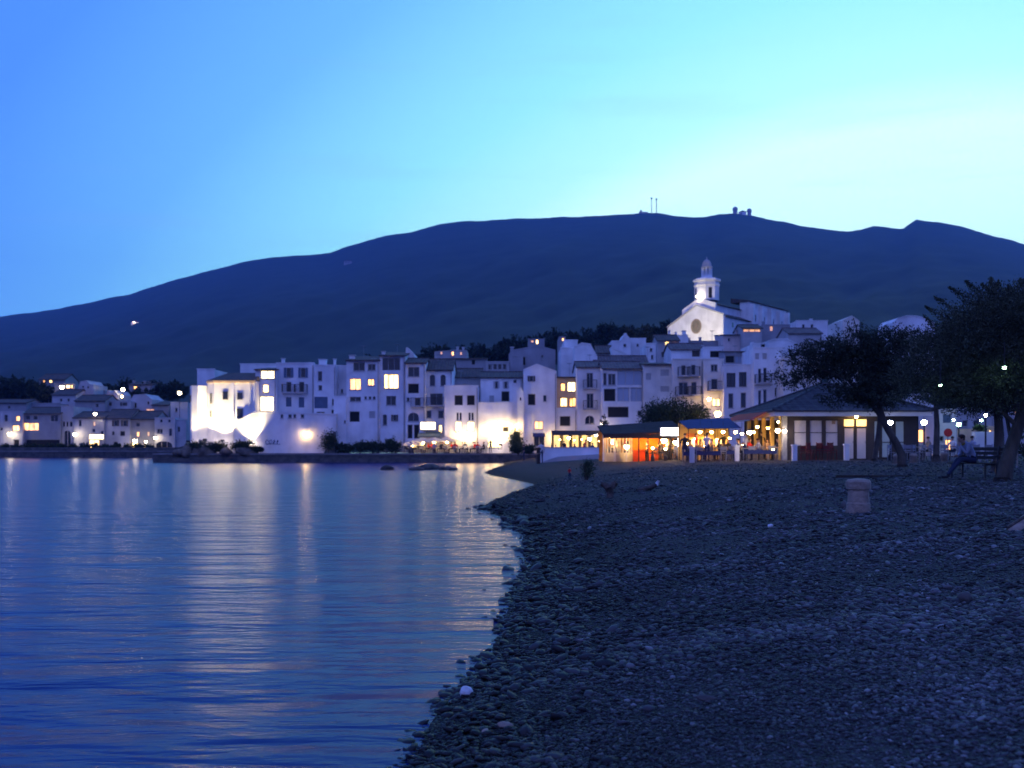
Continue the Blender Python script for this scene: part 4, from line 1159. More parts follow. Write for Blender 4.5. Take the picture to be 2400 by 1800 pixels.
MB().prism([(-6.8, cz(763) + 0.003), (0.3, cz(717) + 0.003), (6.8, cz(743) - 0.04), (6.8, cz(743) + 0.2), (0.3, cz(717) + 0.28), (-6.8, cz(763) + 0.22)], -0.2, 1.0).build('coping', 'grey_wall', ch)
# higher nave front behind it
MB().prism([(-3.6, -6), (4.3, -6), (4.3, cz(712)), (0.5, cz(697)), (-3.6, cz(722))], 0.92, 1.6).build('upper_facade', 'white', ch)
MB().box(-3.4, 4.1, 1.6, 31, -6, cz(716)).build('nave_wall', 'white2', ch)
MB().prism([(-3.9, cz(718)), (4.6, cz(715)), (0.5, cz(699)), ], 1.62, 31.3).build('nave_roof', 'roof', ch)
# right aisle, then taller buttressed chapels
MB().box(4.1, 6.55, 0.92, 16, -8, cz(747)).build('aisle_wall', 'white2', ch)
MB().prism([(4.12, cz(747) + .02), (6.95, cz(747) + .02), (6.95, cz(747) + .16), (4.12, cz(733))], 0.95, 12.8).build('aisle_roof', 'roof', ch)
MB().box(4.12, 6.4, 13, 33, -8, cz(714) + 1.5).build('chapel_wall', 'white', ch)
MB().prism([(2.0, cz(714) + 1.51), (6.8, cz(714) + 1.51), (6.8, cz(714) + 1.7), (2.0, cz(702) + 1.5)], 12.8, 33.3).build('chapel_roof', 'roof', ch)
for i in range(5):
    y0 = 13.02 + i * 4.75
    MB().xprism([(y0, -8), (y0 + 0.9, -8), (y0 + 0.9, cz(716) + 1.2), (y0, cz(716) + 1.2)], 6.403, 7.3).build('buttress', 'white', ch)
for i in range(4):
    y0 = 15.6 + i * 4.75
    MB().box(6.403, 6.42, y0, y0 + 0.7, cz(742), cz(726)).build('window', 'glass_dark', ch)
for y0 in (4.2, 8.6):
    MB().box(6.553, 6.57, y0, y0 + 0.6, cz(768), cz(757)).build('window', 'glass_dark', ch)
MB().box(-6.5, -3.62, 0.92, 24, -8, cz(764)).build('aisle_wall', 'white2', ch)
# bell tower
tw = MB().lathe([(2.62, cz(702)), (2.62, cz(668)), (2.8, cz(667)), (2.8, cz(664)), (2.62, cz(663)), (2.62, cz(657)), (2.95, cz(656)), (2.95, cz(652)), (2.5, cz(650))], 8, (0.9, 3.6, 0), R(22.5)).build('bell_tower', 'white', ch)
for k in range(1, 8, 2):
    a = R(45 * k)
    MB().box(-0.36, 0.36, -0.02, 0.02, cz(698), cz(673)).build('belfry_opening', 'void', tw)  # near-black panel on the wall, painted shade of a belfry slot
    o = tw.children[-1]; o.location = (0.9 + 2.44 * math.cos(a), 3.6 + 2.44 * math.sin(a), 0); o.rotation_euler = (0, 0, a + math.pi / 2)
lt = MB().lathe([(1.5, cz(650)), (1.4, cz(646)), (1.15, cz(645)), (1.15, cz(641))], 8, (0.9, 3.6, 0), R(22.5)).build('lantern', 'white', tw)
cl = MB()
for k in range(8):
    a = R(45 * k + 22.5)
    cl.tube([(0.9 + 1.0 * math.cos(a), 3.6 + 1.0 * math.sin(a), cz(641)), (0.9 + 1.0 * math.cos(a), 3.6 + 1.0 * math.sin(a), cz(624))], 0.17, 6)
cl.lathe([(0.55, cz(641)), (0.55, cz(624))], 8, (0.9, 3.6, 0))
cl.build('columns', 'white2', lt)
MB().lathe([(1.2, cz(624)), (1.25, cz(621)), (1.0, cz(620)), (0.98, cz(615)), (0.8, cz(609)), (0.45, cz(605)), (0.12, cz(603.5)), (0.1, cz(600)), (0.03, cz(597))], 12, (0.9, 3.6, 0)).build('dome', 'grey_wall', lt)
fa = P(1612, 812, 200); fa.z = P(0, 812, 200).z
floodlight('floodlight on a roof below aimed at the church front', P(1608, 806, 204), P(1622, 760, 218), 9000, 75, (1, 0.86, 0.55))
floodlight('floodlight at the foot of the church bell tower', P(1640, 702, 217.5), P(1655, 672, 221), 230, 100, (1, 0.90, 0.66))
ba_ = thing('gable_lamp', 'cool white lamp on the church gable peak', 'lamp', P(1633, 699, 217.3))
MB().box(-0.05, 0.05, -0.05, 0.05, -0.3, 0.12).build('stand', 'metal_dark', ba_)
MB().ball((0, 0, 0.34), 0.2, 2).build('globe', 'lamp_far', ba_)

# ---------------- mountain top
mast0 = None
for i, (x, lb) in enumerate([(1527, 'thin radio mast on the ridge, the taller one'), (1538.5, 'thin radio mast on the ridge, the shorter one')]):
    p = P(x, 499, 2590); o = thing('radio_mast', lb, 'mast', p, 0, 'radio masts on the ridge')
    hgt = (33 - 2 * i) * 2590 / F
    mb = MB()
    for k in range(3):
        a = math.tau * k / 3
        mb.tube([(1.2 * math.cos(a), 1.2 * math.sin(a), -6), (0.8 * math.cos(a), 0.8 * math.sin(a), hgt)], 0.42, 5)
    for k in range(9):
        z = hgt * k / 9; mb.box(-1.0, 1.0, -0.2, 0.2, z, z + 0.4)
    mb.build('lattice', 'metal_grey', o)
    MB().lathe([(1.2, hgt - 1), (2.6, hgt), (2.6, hgt + 2.4), (1.0, hgt + 3.4)], 8).build('antenna', 'metal_grey', o)
for i, (x, y, r_, lb) in enumerate([(1723, 497, 6.6, 'dark radar dome on the summit, the larger one'), (1756, 501, 6.0, 'radar dome on the summit beside the lit hut')]):
    o = thing('radar_dome', lb, 'radar dome', P(x, y, 2590), 0, 'radar domes on the summit')
    k = 2590 / F
    MB().lathe([(r_ * k * 0.8, -8), (r_ * k * 0.8, 3 * k)], 12).build('base', 'dim_wall', o)
    MB().lathe([(r_ * k * 0.82, 3 * k), (r_ * k, 6 * k), (r_ * k * 0.86, 9.5 * k), (r_ * k * 0.5, 12 * k), (0.1, 13 * k)], 14).build('dome', 'dim_wall', o, True)
o = thing('summit_hut', 'small pale hut between the radar domes', 'hut', P(1740, 503, 2585))
MB().box(-9, 9, -4, 4, -8, 6).build('wall', 'white2', o); MB().prism([(-10, 6.01), (10, 6.01), (0, 10)], -4.5, 4.5).build('roof', 'roof2', o)
MB().box(-6, -2, -4.1, -4.01, 0, 4).build('window', 'glass_dark', o)
o = thing('ridge_hut', 'low antenna hut at the crest left of the masts', 'hut', P(1507, 502, 2590))
MB().box(-10, 12, -4, 4, -8, 5).build('wall', 'dim_wall', o); MB().box(-7, -3, -3, 3, 5.01, 10).build('water_tank', 'dim_wall', o)
MB().prism([(-10.5, 5.02), (-7.1, 5.02), (-7.1, 6.4)], -4.2, 4.2).build('roof', 'roof2', o)
for x, y, dd, lb in [(815, 615, 1300, 'solitary pale house high on the mountainside'), (316, 758, 700, 'lonely house with lit porch on the mountain slope')]:
    t = 0
    Dd = dd
    for Dq in np.linspace(300, 2400, 500):
        pp = P(x, y, Dq)
        if mtn_z(pp.x, pp.y) > pp.z:
            Dd = Dq; break
    p = P(x, y, Dd); k = Dd / F
    o = thing('mountain_house', lb, 'house', p)
    MB().box(-9 * k, 9 * k, 0, 6 * k, -12 * k, 3 * k).build('wall', 'white2' if x < 400 else 'dim_wall', o)
    MB().prism([(-10 * k, 3 * k + .02), (10 * k, 3 * k + .02), (10 * k, 3.6 * k), (0, 6 * k), (-10 * k, 3.6 * k)], -0.6 * k, 6.6 * k).build('roof', 'roof2', o)
    MB().box(-5 * k, -3 * k, -0.06 * k, -0.01 * k, -1 * k, 2 * k).build('window', 'lit_dim' if x < 400 else 'glass_dark', o)
    MB().box(1 * k, 3 * k, -0.06 * k, -0.01 * k, -1 * k, 2 * k).build('window', 'glass_dark', o)
    if x < 400:
        lm = thing('porch_lamp', 'bright porch lamp of the lonely mountain house', 'lamp', P(314, 754, Dd - 3))
        MB().box(-0.1, 0.1, -0.1, 3, -0.1, 0.1).build('bracket', 'metal_dark', lm); MB().ball((0, -0.3, -0.5), 0.55, 2).build('globe', 'lamp_white', lm)

# ---------------- dark wood on the hill
r = random.Random(4)
wood = [(x + r.uniform(-8, 8), np.interp(x, [880, 960, 1060, 1150, 1250, 1330, 1430, 1500, 1570], [838, 822, 818, 800, 793, 778, 770, 762, 760]) + r.uniform(-3, 9)) for x in np.arange(885, 1570, 25)]
wood += [(x + r.uniform(-8, 8), np.interp(x, [880, 1060, 1150, 1330, 1570], [850, 838, 822, 800, 785]) + r.uniform(-3, 8)) for x in np.arange(960, 1560, 30)]
wood += [(x, y) for x, y in [(5, 895), (30, 888), (55, 898), (80, 905), (15, 925), (48, 928), (85, 925), (110, 915), (235, 898), (262, 900), (290, 892), (375, 915), (398, 920), (416, 930), (345, 922), (318, 922)]]
for i, (x, y) in enumerate(wood):
    D = 236 + r.uniform(0, 26) if x > 600 else 212 + r.uniform(0, 16)
    p = P(x, y, D); gz = float(town_z(p.x, p.y)) - 0.3
    hgt = max(4.5, p.z + r.uniform(-0.5, 1.0) - gz)
    rz = min(hgt * 0.42, 3.4)
    lb = 'dark pine in the wood on the hill above the roofs' if x > 600 else 'dark tree on the slope above the far end of town'
    far_tree('pine_tree', lb, (p.x, p.y, gz), r.uniform(2.6, 3.9), rz, 'pine', 100 + i, hgt - rz * 1.9, 'tree', 'trees of the hill wood' if x > 600 else 'trees on the far slope', n_sp=170, leaf=0.75)
far_tree('round_tree', 'round topped tree standing above the wood by the church', (lambda p: (p.x, p.y, float(town_z(p.x, p.y))))(P(1462, 760, 240)), 2.6, 2.4, 'pine', 300, 3.2, 'tree', None, 260, 0.6)

# ================================================================== LAMPS
def lamp(kind, label, x, y, D, r=0.16, mat='lamp_warm', gz=None, group=None, cat='lamp'):
    p = P(x, y, D)
    if kind == 'wall':
        o = thing('wall_lamp', label, cat, p, 0, group)
        MB().box(-0.03, 0.03, 0, 0.45, r * 0.9, r * 0.9 + 0.05).build('bracket', 'metal_dark', o)
        MB().lathe([(r * 0.9, r * 0.55), (r * 0.35, r * 1.0), (r * 0.15, r * 1.3)], 10).build('hood', 'metal_dark', o)
        MB().ball((0, 0, 0), r, 2).build('globe', mat, o, True)
    elif kind in ('post', 'lantern'):
        g = gz if gz is not None else (float(beach_z(p.x, p.y)) if p.y < 124 else float(town_z(p.x, p.y)))
        o = thing('street_lamp' if kind == 'post' else 'added_lantern', label, 'street lamp' if kind == 'post' else 'lantern', (p.x, p.y, g), 0, group)
        h = p.z - g
        MB().lathe([(0.13, -0.1), (0.13, 0.25), (0.06, 0.4), (0.045, h - r * 1.4), (0.09, h - r * 1.15), (r * 0.6, h - r * 0.95)], 10).build('post', 'metal_dark', o)
        MB().ball((0, 0, h), r, 2).build('globe', mat, o, True)
        MB().lathe([(r * 0.75, h + r * 0.72), (r * 0.5, h + r * 1.0), (0.02, h + r * 1.4)], 10).build('cap', 'metal_dark', o)
    else:
        o = thing('pendant_lamp', label, cat, p, 0, group)
        MB().tube([(0, 0, r), (0, 0, r + 0.6)], 0.012, 5).build('cord', 'metal_dark', o)
        MB().lathe([(r * 1.7, r * 0.3), (r * 1.1, r * 0.9), (r * 0.3, r * 1.25)], 10).build('shade', 'metal_dark', o)
        MB().ball((0, 0, 0), r, 2).build('bulb', mat, o, True)
    return o


for a in [
    ('wall', 'large white wall lamp above the small dark arch', 23, 1017, 175.0, 0.34, 'lamp_far'),
    ('wall', 'white wall lamp beside the warm lit arch', 176, 1018, 174.8, 0.32, 'lamp_far'),
    ('wall', 'bluish lamp on the far roofs above the brilliant sign', 223, 970, 174.5, 0.26, 'lamp_far'),
    ('wall', 'large cool lamp over the far restaurant front', 317, 1033, 174.6, 0.34, 'lamp_far'),
    ('wall', 'smaller yellow lamp right of the far restaurant lamp', 342, 1035, 174.6, 0.22, 'lamp_far'),
    ('wall', 'warm lamp on the corner of the boathouse arch house', 364, 1026, 175.2, 0.25, 'lamp_far'),
    ('wall', 'bright lamp at the porch of the lower villa', 145, 907, 214, 0.42, 'lamp_far'),
    ('post', 'tall globe street lamp on the far slope by the garden villa', 288, 913, 200, 0.34, 'lamp_far'),
    ('wall', 'small yellow lamp below the globe lamp of the far slope', 286, 929, 196, 0.22, 'lamp_yellow'),
    ('post', 'violet white street lamp alone left of the fortress tower', 421, 921, 185, 0.32, 'lamp_far'),
    ('wall', 'yellow wall lamp glowing on the bastion wall', 717, 1017, 123.6, 0.20, 'lamp_warm'),
    ('wall', 'strong lamp at the right corner of the gabled house', 1299, 1024, 124.2, 0.26, 'lamp_warm'),
    ('pendant', 'pendant lamp at the yellow terrace nearest the gabled house', 1333, 1026, 116, 0.17, 'lamp_warm'),
    ('post', 'globe lamp on a pale post at the right of the yellow terrace', 1382, 1029, 104, 0.16, 'lamp_white'),
    ('pendant', 'pendant lamp at the right end of the yellow terrace', 1397, 1020, 112, 0.15, 'lamp_white'),
    ('wall', 'lantern high on the corner between balcony house and glass house', 1411, 993, 119.5, 0.17, 'lamp_white'),
    ('wall', 'wall lantern beside the lit ground window of the lamp house', 1662, 935, 116.6, 0.20, 'lamp_warm'),
    ('post', 'big bright street lamp rising above the blue canopy', 1682, 970, 88, 0.26, 'lamp_warm'),
    ('post', 'small street lamp by the left hip of the pavilion roof', 1746, 962, 84, 0.10, 'lamp_white'),
    ('pendant', 'smaller white lamp at the pavilion terrace', 1739, 1016, 60, 0.085, 'lamp_white'),
    ('pendant', 'largest white lamp at the pavilion terrace', 1757, 1013, 59.5, 0.14, 'lamp_white'),
    ('wall', 'white twin lamp on the corner post of the pavilion, terrace side', 1823, 1009, 60.2, 0.13, 'lamp_white'),
    ('wall', 'white twin lamp on the corner post of the pavilion, door side', 1839, 1010, 60.4, 0.10, 'lamp_white'),
    ('wall', 'small lamp above the twin lamps of the pavilion corner', 1824, 989, 60.3, 0.06, 'lamp_warm'),
    ('wall', 'yellow lamp under the eave above the pavilion doors', 2007, 977, 60.6, 0.08, 'lamp_yellow'),
    ('post', 'bluish street lamp in front of the white gable under the trees', 2151, 961, 62, 0.09, 'lamp_cool'),
    ('post', 'largest white globe lamp under the trees', 2166, 990, 66, 0.17, 'lamp_cool'),
    ('post', 'cool lamp behind the curved tree trunk', 2087, 990, 58, 0.13, 'lamp_cool'),
    ('wall', 'small greenish lamp on the cream house corner', 2235, 984, 77, 0.08, 'lamp_green'),
    ('post', 'yellow green lantern in front of the grey house', 2247, 995, 70, 0.13, 'lamp_green'),
    ('post', 'white lamp behind the right hand tree trunks', 2310, 973, 60, 0.09, 'lamp_cool'),
    ('pendant', 'green white lamp shining in the right tree crown', 2354, 861, gpx(2352, 1127).y - 1.25, 0.045, 'lamp_green'),
    ('pendant', 'small green lamp in the crown above the white gable', 2204, 903, gpx(2352, 1127).y - 1.15, 0.03, 'lamp_green'),
]:
    lamp(*a)

sg = thing('lit_sign', 'brilliant white lit sign on the far waterfront', 'sign', P(226, 1024, 174.9))
MB().box(-1.25, 1.25, 0.02, 0.25, -0.42, 0.42).build('box', 'metal_grey', sg); MB().box(-1.2, 1.2, 0, 0.019, -0.38, 0.38).build('face', 'lit_white', sg)

# ================================================================== PEOPLE
def body_mesh(name, J, E, slots):
    """J: name -> ((x,y,z), r); E: (a, b, slot); continuous skin over the joints, clothing by slot"""
    names = list(J); ix = {k: i for i, k in enumerate(names)}
    me = bpy.data.meshes.new(name + '_rig'); me.from_pydata([J[k][0] for k in names], [(ix[a], ix[b_]) for a, b_, _ in E], [])
    ob = bpy.data.objects.new(name + '_rig', me); COL.objects.link(ob)
    sk = ob.modifiers.new('skin', 'SKIN'); sk.use_smooth_shade = True
    for i, k in enumerate(names):
        rr = J[k][1]; me.skin_vertices[0].data[i].radius = rr if hasattr(rr, '__len__') else (rr, rr)
        me.skin_vertices[0].data[i].use_root = (k == 'pelvis')
    ss = ob.modifiers.new('sub', 'SUBSURF'); ss.levels = 1; ss.render_levels = 1
    dg = bpy.context.evaluated_depsgraph_get(); dg.update()
    out = bpy.data.meshes.new_from_object(ob.evaluated_get(dg))
    bpy.data.objects.remove(ob); bpy.data.meshes.remove(me)
    out.materials.clear()
    for s in slots:
        out.materials.append(M[s])
    segs = [(Vector(J[a][0]), Vector(J[b_][0]), sl) for a, b_, sl in E]
    for f in out.polygons:
        c = f.center; best = (9e9, 0)
        for a, b_, sl in segs:
            d = b_ - a; t = max(0, min(1, (c - a).dot(d) / max(d.length_squared, 1e-9)))
            q = (c - a - d * t).length
            if q < best[0]: best = (q, sl)
        f.material_index = best[1]; f.use_smooth = True
    out.name = name
    return out


def standing(name, slots):     # slots: top, legs, skin, shoe
    J = {'pelvis': ((0, 0, .95), (.15, .11)), 'waist': ((0, 0, 1.1), (.14, .10)), 'chest': ((0, 0, 1.33), (.17, .115)), 'neck': ((0, -.01, 1.5), .055), 'head': ((0, -.03, 1.62), (.075, .09)), 'top': ((0, -.02, 1.71), .07)}
    E = [('pelvis', 'waist', 0), ('waist', 'chest', 0), ('chest', 'neck', 0), ('neck', 'head', 2), ('head', 'top', 2)]
    for s, n_ in ((-1, 'l'), (1, 'r')):
        J.update({n_ + 'hip': ((.1 * s, 0, .88), .095), n_ + 'knee': ((.11 * s, -.02, .5), .062), n_ + 'ank': ((.11 * s, .02, .09), .042), n_ + 'toe': ((.12 * s, -.13, .04), .035),
                  n_ + 'sho': ((.2 * s, 0, 1.4), .065), n_ + 'elb': ((.26 * s, .03, 1.12), .045), n_ + 'wri': ((.25 * s, -.08, .88), .03), n_ + 'hand': ((.24 * s, -.11, .79), .032)})
        E += [('pelvis', n_ + 'hip', 1), (n_ + 'hip', n_ + 'knee', 1), (n_ + 'knee', n_ + 'ank', 1), (n_ + 'ank', n_ + 'toe', 3), ('chest', n_ + 'sho', 0), (n_ + 'sho', n_ + 'elb', 0), (n_ + 'elb', n_ + 'wri', 2), (n_ + 'wri', n_ + 'hand', 2)]
    return body_mesh(name, J, E, slots)


def seated(name, slots, lean=0.06):
    J = {'pelvis': ((0, 0, .52), (.15, .12)), 'waist': ((0, -lean * .3, .70), (.14, .10)), 'chest': ((0, -lean, .93), (.17, .115)), 'neck': ((0, -lean * 1.3, 1.1), .055), 'head': ((0, -lean * 1.6 - .02, 1.22), (.075, .09)), 'top': ((0, -lean * 1.6, 1.31), .07)}
    E = [('pelvis', 'waist', 0), ('waist', 'chest', 0), ('chest', 'neck', 0), ('neck', 'head', 2), ('head', 'top', 2)]
    for s, n_ in ((-1, 'l'), (1, 'r')):
        J.update({n_ + 'hip': ((.1 * s, -.05, .52), .09), n_ + 'knee': ((.12 * s, -.45, .52), .062), n_ + 'ank': ((.12 * s, -.42, .09), .042), n_ + 'toe': ((.12 * s, -.56, .04), .035),
                  n_ + 'sho': ((.2 * s, -lean, 1.0), .062), n_ + 'elb': ((.27 * s, -lean - .12, .76), .043), n_ + 'wri': ((.16 * s, -lean - .36, .78), .03), n_ + 'hand': ((.12 * s, -lean - .44, .80), .032)})
        E += [('pelvis', n_ + 'hip', 1), (n_ + 'hip', n_ + 'knee', 1), (n_ + 'knee', n_ + 'ank', 1), (n_ + 'ank', n_ + 'toe', 3), ('chest', n_ + 'sho', 0), (n_ + 'sho', n_ + 'elb', 0), (n_ + 'elb', n_ + 'wri', 2), (n_ + 'wri', n_ + 'hand', 2)]
    return body_mesh(name, J, E, slots)


def hair_on(o, z, y, r=.1):
    return MB().ball((0, y + .015, z + .035), (r * .92, r * 1.02, r * .82), 2).build('hair', 'hair_brown', o, True)


TOPS = ['cloth_white', 'cloth_red', 'cloth_navy', 'cloth_tan', 'cloth_dark', 'cloth_blue']
STAND = {t: standing('person', [t, 'cloth_navy', 'skin', 'cloth_dark']) for t in ('cloth_dark', 'cloth_white', 'cloth_red')}
SEAT = {t: seated('person', [t, 'cloth_dark', 'skin', 'cloth_dark'], random.uniform(.04, .14)) for t in TOPS}
CN = {'cloth_white': 'white', 'cloth_red': 'red', 'cloth_navy': 'navy', 'cloth_tan': 'tan', 'cloth_dark': 'black', 'cloth_blue': 'grey blue'}


def person(pose, top, label, p, rz=0.0, sc=1.0, group=None):
    o = link('person', (STAND if pose == 'stand' else SEAT)[top], None, p)
    o.rotation_euler = (0, 0, rz); o.scale = (sc,) * 3
    tag(o, label, 'person', group)
    hair_on(o, 1.645 if pose == 'stand' else 1.245, -.02 if pose == 'stand' else -.1)
    return o


# ================================================================== TERRACE FURNITURE
def make_table(name, label, top='shutter_pale'):
    o = thing(name, label, 'table')
    MB().lathe([(0.36, .72), (0.38, .735), (0.38, .755)], 14).build('table_top', top, o)
    MB().lathe([(0.24, 0), (0.24, .03), (0.035, .06), (0.03, .72)], 10).build('pedestal', 'metal_dark', o)
    return o


def make_chair(name, label, mat='metal_grey'):
    o = thing(name, label, 'chair')
    MB().box(-.21, .21, -.21, .21, .43, .46).build('seat', mat, o)
    b = MB(); b.box(-.2, .2, .2, .23, .66, .86); b.box(-.2, .2, .2, .225, .53, .60); b.build('backrest', mat, o)
    for sx in (-1, 1):
        for sy in (-1, 1):
            zt = .9 if sy > 0 else .43
            MB().box(.19 * sx - .015, .19 * sx + .015, .19 * sy - .015, .19 * sy + .015, 0, zt).build('leg', mat, o)
    return o


TB = make_table('cafe_table', 'small round table'); CHR = make_chair('cafe_chair', 'chair')
_first = {'t': True, 'c': True}


def put(proto, key, p, rz, label, group):
    o = proto if _first[key] else copy_tree(proto)
    _first[key] = False
    o.location = p; o.rotation_euler = (0, 0, rz); tag(o, label, None, group)
    return o


def ground(X, Y):
    return float(beach_z(X, Y)) if Y < 122.5 else 1.13


def dining(x, y_unused, D, area, n_people, seed, zone=None):
    """a table with two or three chairs, some taken"""
    rr = random.Random(seed)
    X = (x - CX) / F * D; Zg_ = zone if zone is not None else ground(X, D)
    put(TB, 't', (X, D, Zg_), rr.uniform(0, 1), 'small round cafe table on ' + area, 'tables on ' + area)
    for k in range(3):
        a = rr.uniform(0, .6) + k * 2.1
        cx_, cy_ = X + .72 * math.cos(a), D + .72 * math.sin(a)
        put(CHR, 'c', (cx_, cy_, Zg_), a - math.pi / 2, 'slatted cafe chair on ' + area, 'chairs on ' + area)
        if k < n_people:
            t = rr.choice(TOPS)
            # sits facing the table
            person('seat', t, 'person in %s top seated at a table on %s' % (CN[t], area), (cx_, cy_, Zg_), a - math.pi / 2, 1.0, 'diners on ' + area)


# ---------------- quay restaurant (bright terrace below the paired square windows)
AQ = 'the dazzling quay terrace'
for i, x in enumerate([962, 992, 1020, 1047, 1072, 1097, 1122]):
    dining(x, 0, 123.6 + 0.5 * (i % 2), AQ, 2 if i % 2 else 3, 40 + i, 1.13)


def parasol(label, p, r, h, mat='canvas_white', group=None):
    o = thing('parasol', label, 'parasol', p, 0, group)
    MB().tube([(0, 0, 0), (0, 0, h)], 0.03, 8).build('pole', 'metal_grey', o)
    mb = MB(); n = 8
    apex = (0, 0, h); rim = [(r * math.cos(math.tau * k / n), r * math.sin(math.tau * k / n), h - r * 0.34) for k in range(n)]
    val = [(q[0] * 1.005, q[1] * 1.005, q[2] - 0.18) for q in rim]
    mb.add([apex] + rim + val, [(0, 1 + k, 1 + (k + 1) % n) for k in range(n)] + [(1 + k, 1 + n + k, 1 + n + (k + 1) % n, 1 + (k + 1) % n) for k in range(n)])
    c = mb.build('canopy', 'parasol_cloth', o)
    rb = MB()
    for q in rim:
        rb.tube([(0, 0, h - 0.03), (q[0], q[1], q[2] - 0.03)], 0.012, 4)
    rb.build('ribs', 'metal_grey', o)
    MB().lathe([(0.25, 0), (0.25, .08), (0.05, .12)], 10).build('base', 'stone', o)
    return o


for i, (x, y, lb) in enumerate([(966, 1032, 'white parasol at the left end of the dazzling quay terrace'), (992, 1025, 'white parasol second from the left on the dazzling quay terrace'),
                                (1018, 1024, 'white parasol third from the left on the dazzling quay terrace'), (1048, 1023, 'white parasol at the right end of the dazzling quay terrace')]):
    p = P(x, y, 123.9); parasol(lb, (p.x, p.y, 1.13), 1.35, p.z - 1.13, group='parasols on the quay terrace')
    lamp('pendant', ['bulb under the leftmost white parasol', 'bulb under the second white parasol', 'bulb under the third white parasol', 'bulb under the rightmost white parasol'][i], x, y + 13, 123.6, 0.13, 'lamp_warm')
for i, (x, y) in enumerate([(1075, 1018), (1105, 1016), (1140, 1006), (1160, 996), (1185, 994), (1212, 998)]):
    lamp('wall', ['first lamp right of the parasols on the quay terrace', 'lamp under the right pair of slit windows', 'lamp on the left part of the dazzling low front', 'lamp in the middle of the dazzling low front', 'lamp high on the right of the dazzling low front', 'lamp at the sloping wall by the tall plant'][i], x, y, [124.2, 124.2, 123.3, 123.3, 123.3, 123.9][i], 0.19, 'lamp_warm')
o = thing('awning', 'green striped shop awning under the arcade house', 'awning', P(1004, 1012, 125.6))
MB().add([(-1.2, 0, 0), (1.6, 0, 0), (1.6, -1.3, -.55), (-1.2, -1.3, -.55), (-1.2, 0, .05), (1.6, 0, .05), (1.6, -1.3, -.5), (-1.2, -1.3, -.5)], [(0, 3, 2, 1), (4, 5, 6, 7), (0, 1, 5, 4), (1, 2, 6, 5), (2, 3, 7, 6), (3, 0, 4, 7)]).build('canvas', 'canvas_green', o)
vb = MB()
for k in range(14):
    vb.box(-1.2 + k * .2, -1.02 + k * .2, -1.33, -1.305, -.72, -.505)
vb.build('valance', 'canvas_green', o)
o = thing('lit_sign', 'white lit sign box over the green striped awning', 'sign', P(1003, 998, 124.9))
MB().box(-0.95, 0.95, 0.0, 0.25, -0.48, 0.48).build('box', 'metal_grey', o); MB().box(-0.9, 0.9, -0.02, -0.003, -0.44, 0.44).build('face', 'lit_white', o)
o = thing('awning', 'small blue awning over the glazed door of the gabled house', 'awning', P(1263, 1016, 125.1))
MB().add([(-.75, 0, 0), (.75, 0, 0), (.75, -.7, -.3), (-.75, -.7, -.3), (-.75, 0, .05), (.75, 0, .05), (.75, -.7, -.25), (-.75, -.7, -.25)], [(0, 3, 2, 1), (4, 5, 6, 7), (0, 1, 5, 4), (1, 2, 6, 5), (2, 3, 7, 6), (3, 0, 4, 7)]).build('canvas', 'canvas_blue', o)
MB().box(-.75, .75, -.715, -.703, -.42, -.25).build('valance', 'canvas_blue', o)
o = thing('stair_ramp', 'white walled stair descending to the quay by the blazing window house', 'stair', P(915, 1040, 125.2))
MB().prism([(-1.1, 0), (1.4, -.3), (1.4, .35), (-.7, 1.85), (-1.1, 1.85)], -1.0, -0.75).build('parapet', 'white', o)
for k in range(7):
    MB().box(-1.05 + k * .33, -.72 + k * .33, -0.74, -0.02, -0.5, 1.4 - k * .25).build('step', 'grey_wall', o)

# plants along the quay
for i, (x, y, D, rx, ry, rz, lb) in enumerate([
    (462, 1058, 123.0, 1.6, .9, 1.5, 'scrubby bush on the rocks at the fortress tower foot'), (505, 1056, 122.95, 1.3, .8, 1.2, 'low bush below the middle of the fortress'), (560, 1058, 122.9, 1.8, .8, 1.3, 'broad bush on the rocks below the fortress right half'),
    (600, 1060, 123.0, 0.9, .6, 0.7, 'small bush where the fortress meets the bastion wall'), (770, 1060, 123.2, 0.9, .7, 2.4, 'dark tapering shrub against the bastion buttress'),
    (805, 1060, 124.0, 1.6, .8, 1.1, 'dense hedge bush below the annex wall'), (845, 1060, 124.0, 1.8, .8, 1.25, 'dense hedge bush below the two orange windows'), (885, 1060, 124.0, 1.7, .8, 1.3, 'dense hedge bush below the white house corner pipe'), (920, 1060, 123.6, 1.4, .8, 1.5, 'tall hedge bush at the left of the parasols'),
    (1212, 1052, 123.3, 0.7, .6, 2.2, 'tall brown leaved plant at the sloping wall'), (1215, 1064, 118, 1.2, .7, .9, 'low green bush at the quay end'), (1240, 1062, 113, .9, .6, .8, 'low lit bush left of the white promenade wall')]):
    p = P(x, y, D); bush('bush', lb, (p.x, p.y, min(p.z, 1.1)), rx, ry, rz, 'plant', 500 + i, 260, .22)
for i, (x, y, rr, lb) in enumerate([(440, 1060, (1.0, .7, .8), 'pale rock at the seaward corner of the fortress tower'), (478, 1064, (1.3, .7, .7), 'rounded rock below the fortress chamfer'), (530, 1064, (1.6, .7, .6), 'broad rock under the fortress middle'),
                                    (580, 1064, (1.4, .7, .6), 'rock at the right foot of the fortress'), (420, 1064, (1.0, .7, .5), 'low rock at the tip of the quay')]):
    p = P(x, y, 122.9); rock('rock', lb, (p.x, p.y, 1.25), rr, 'rock_warm', 60 + i)
# hedge along the far harbour
for i in range(14):
    x = 12 + i * 26; p = P(x, 1060, 172.6)
    bush('bush', 'dark bush in the hedge along the far harbour wall', (p.x, p.y, 1.2), 1.3, .6, 1.0, 'plant', 540 + i, 110, .3, 'bush', 'hedge bushes on the harbour wall')

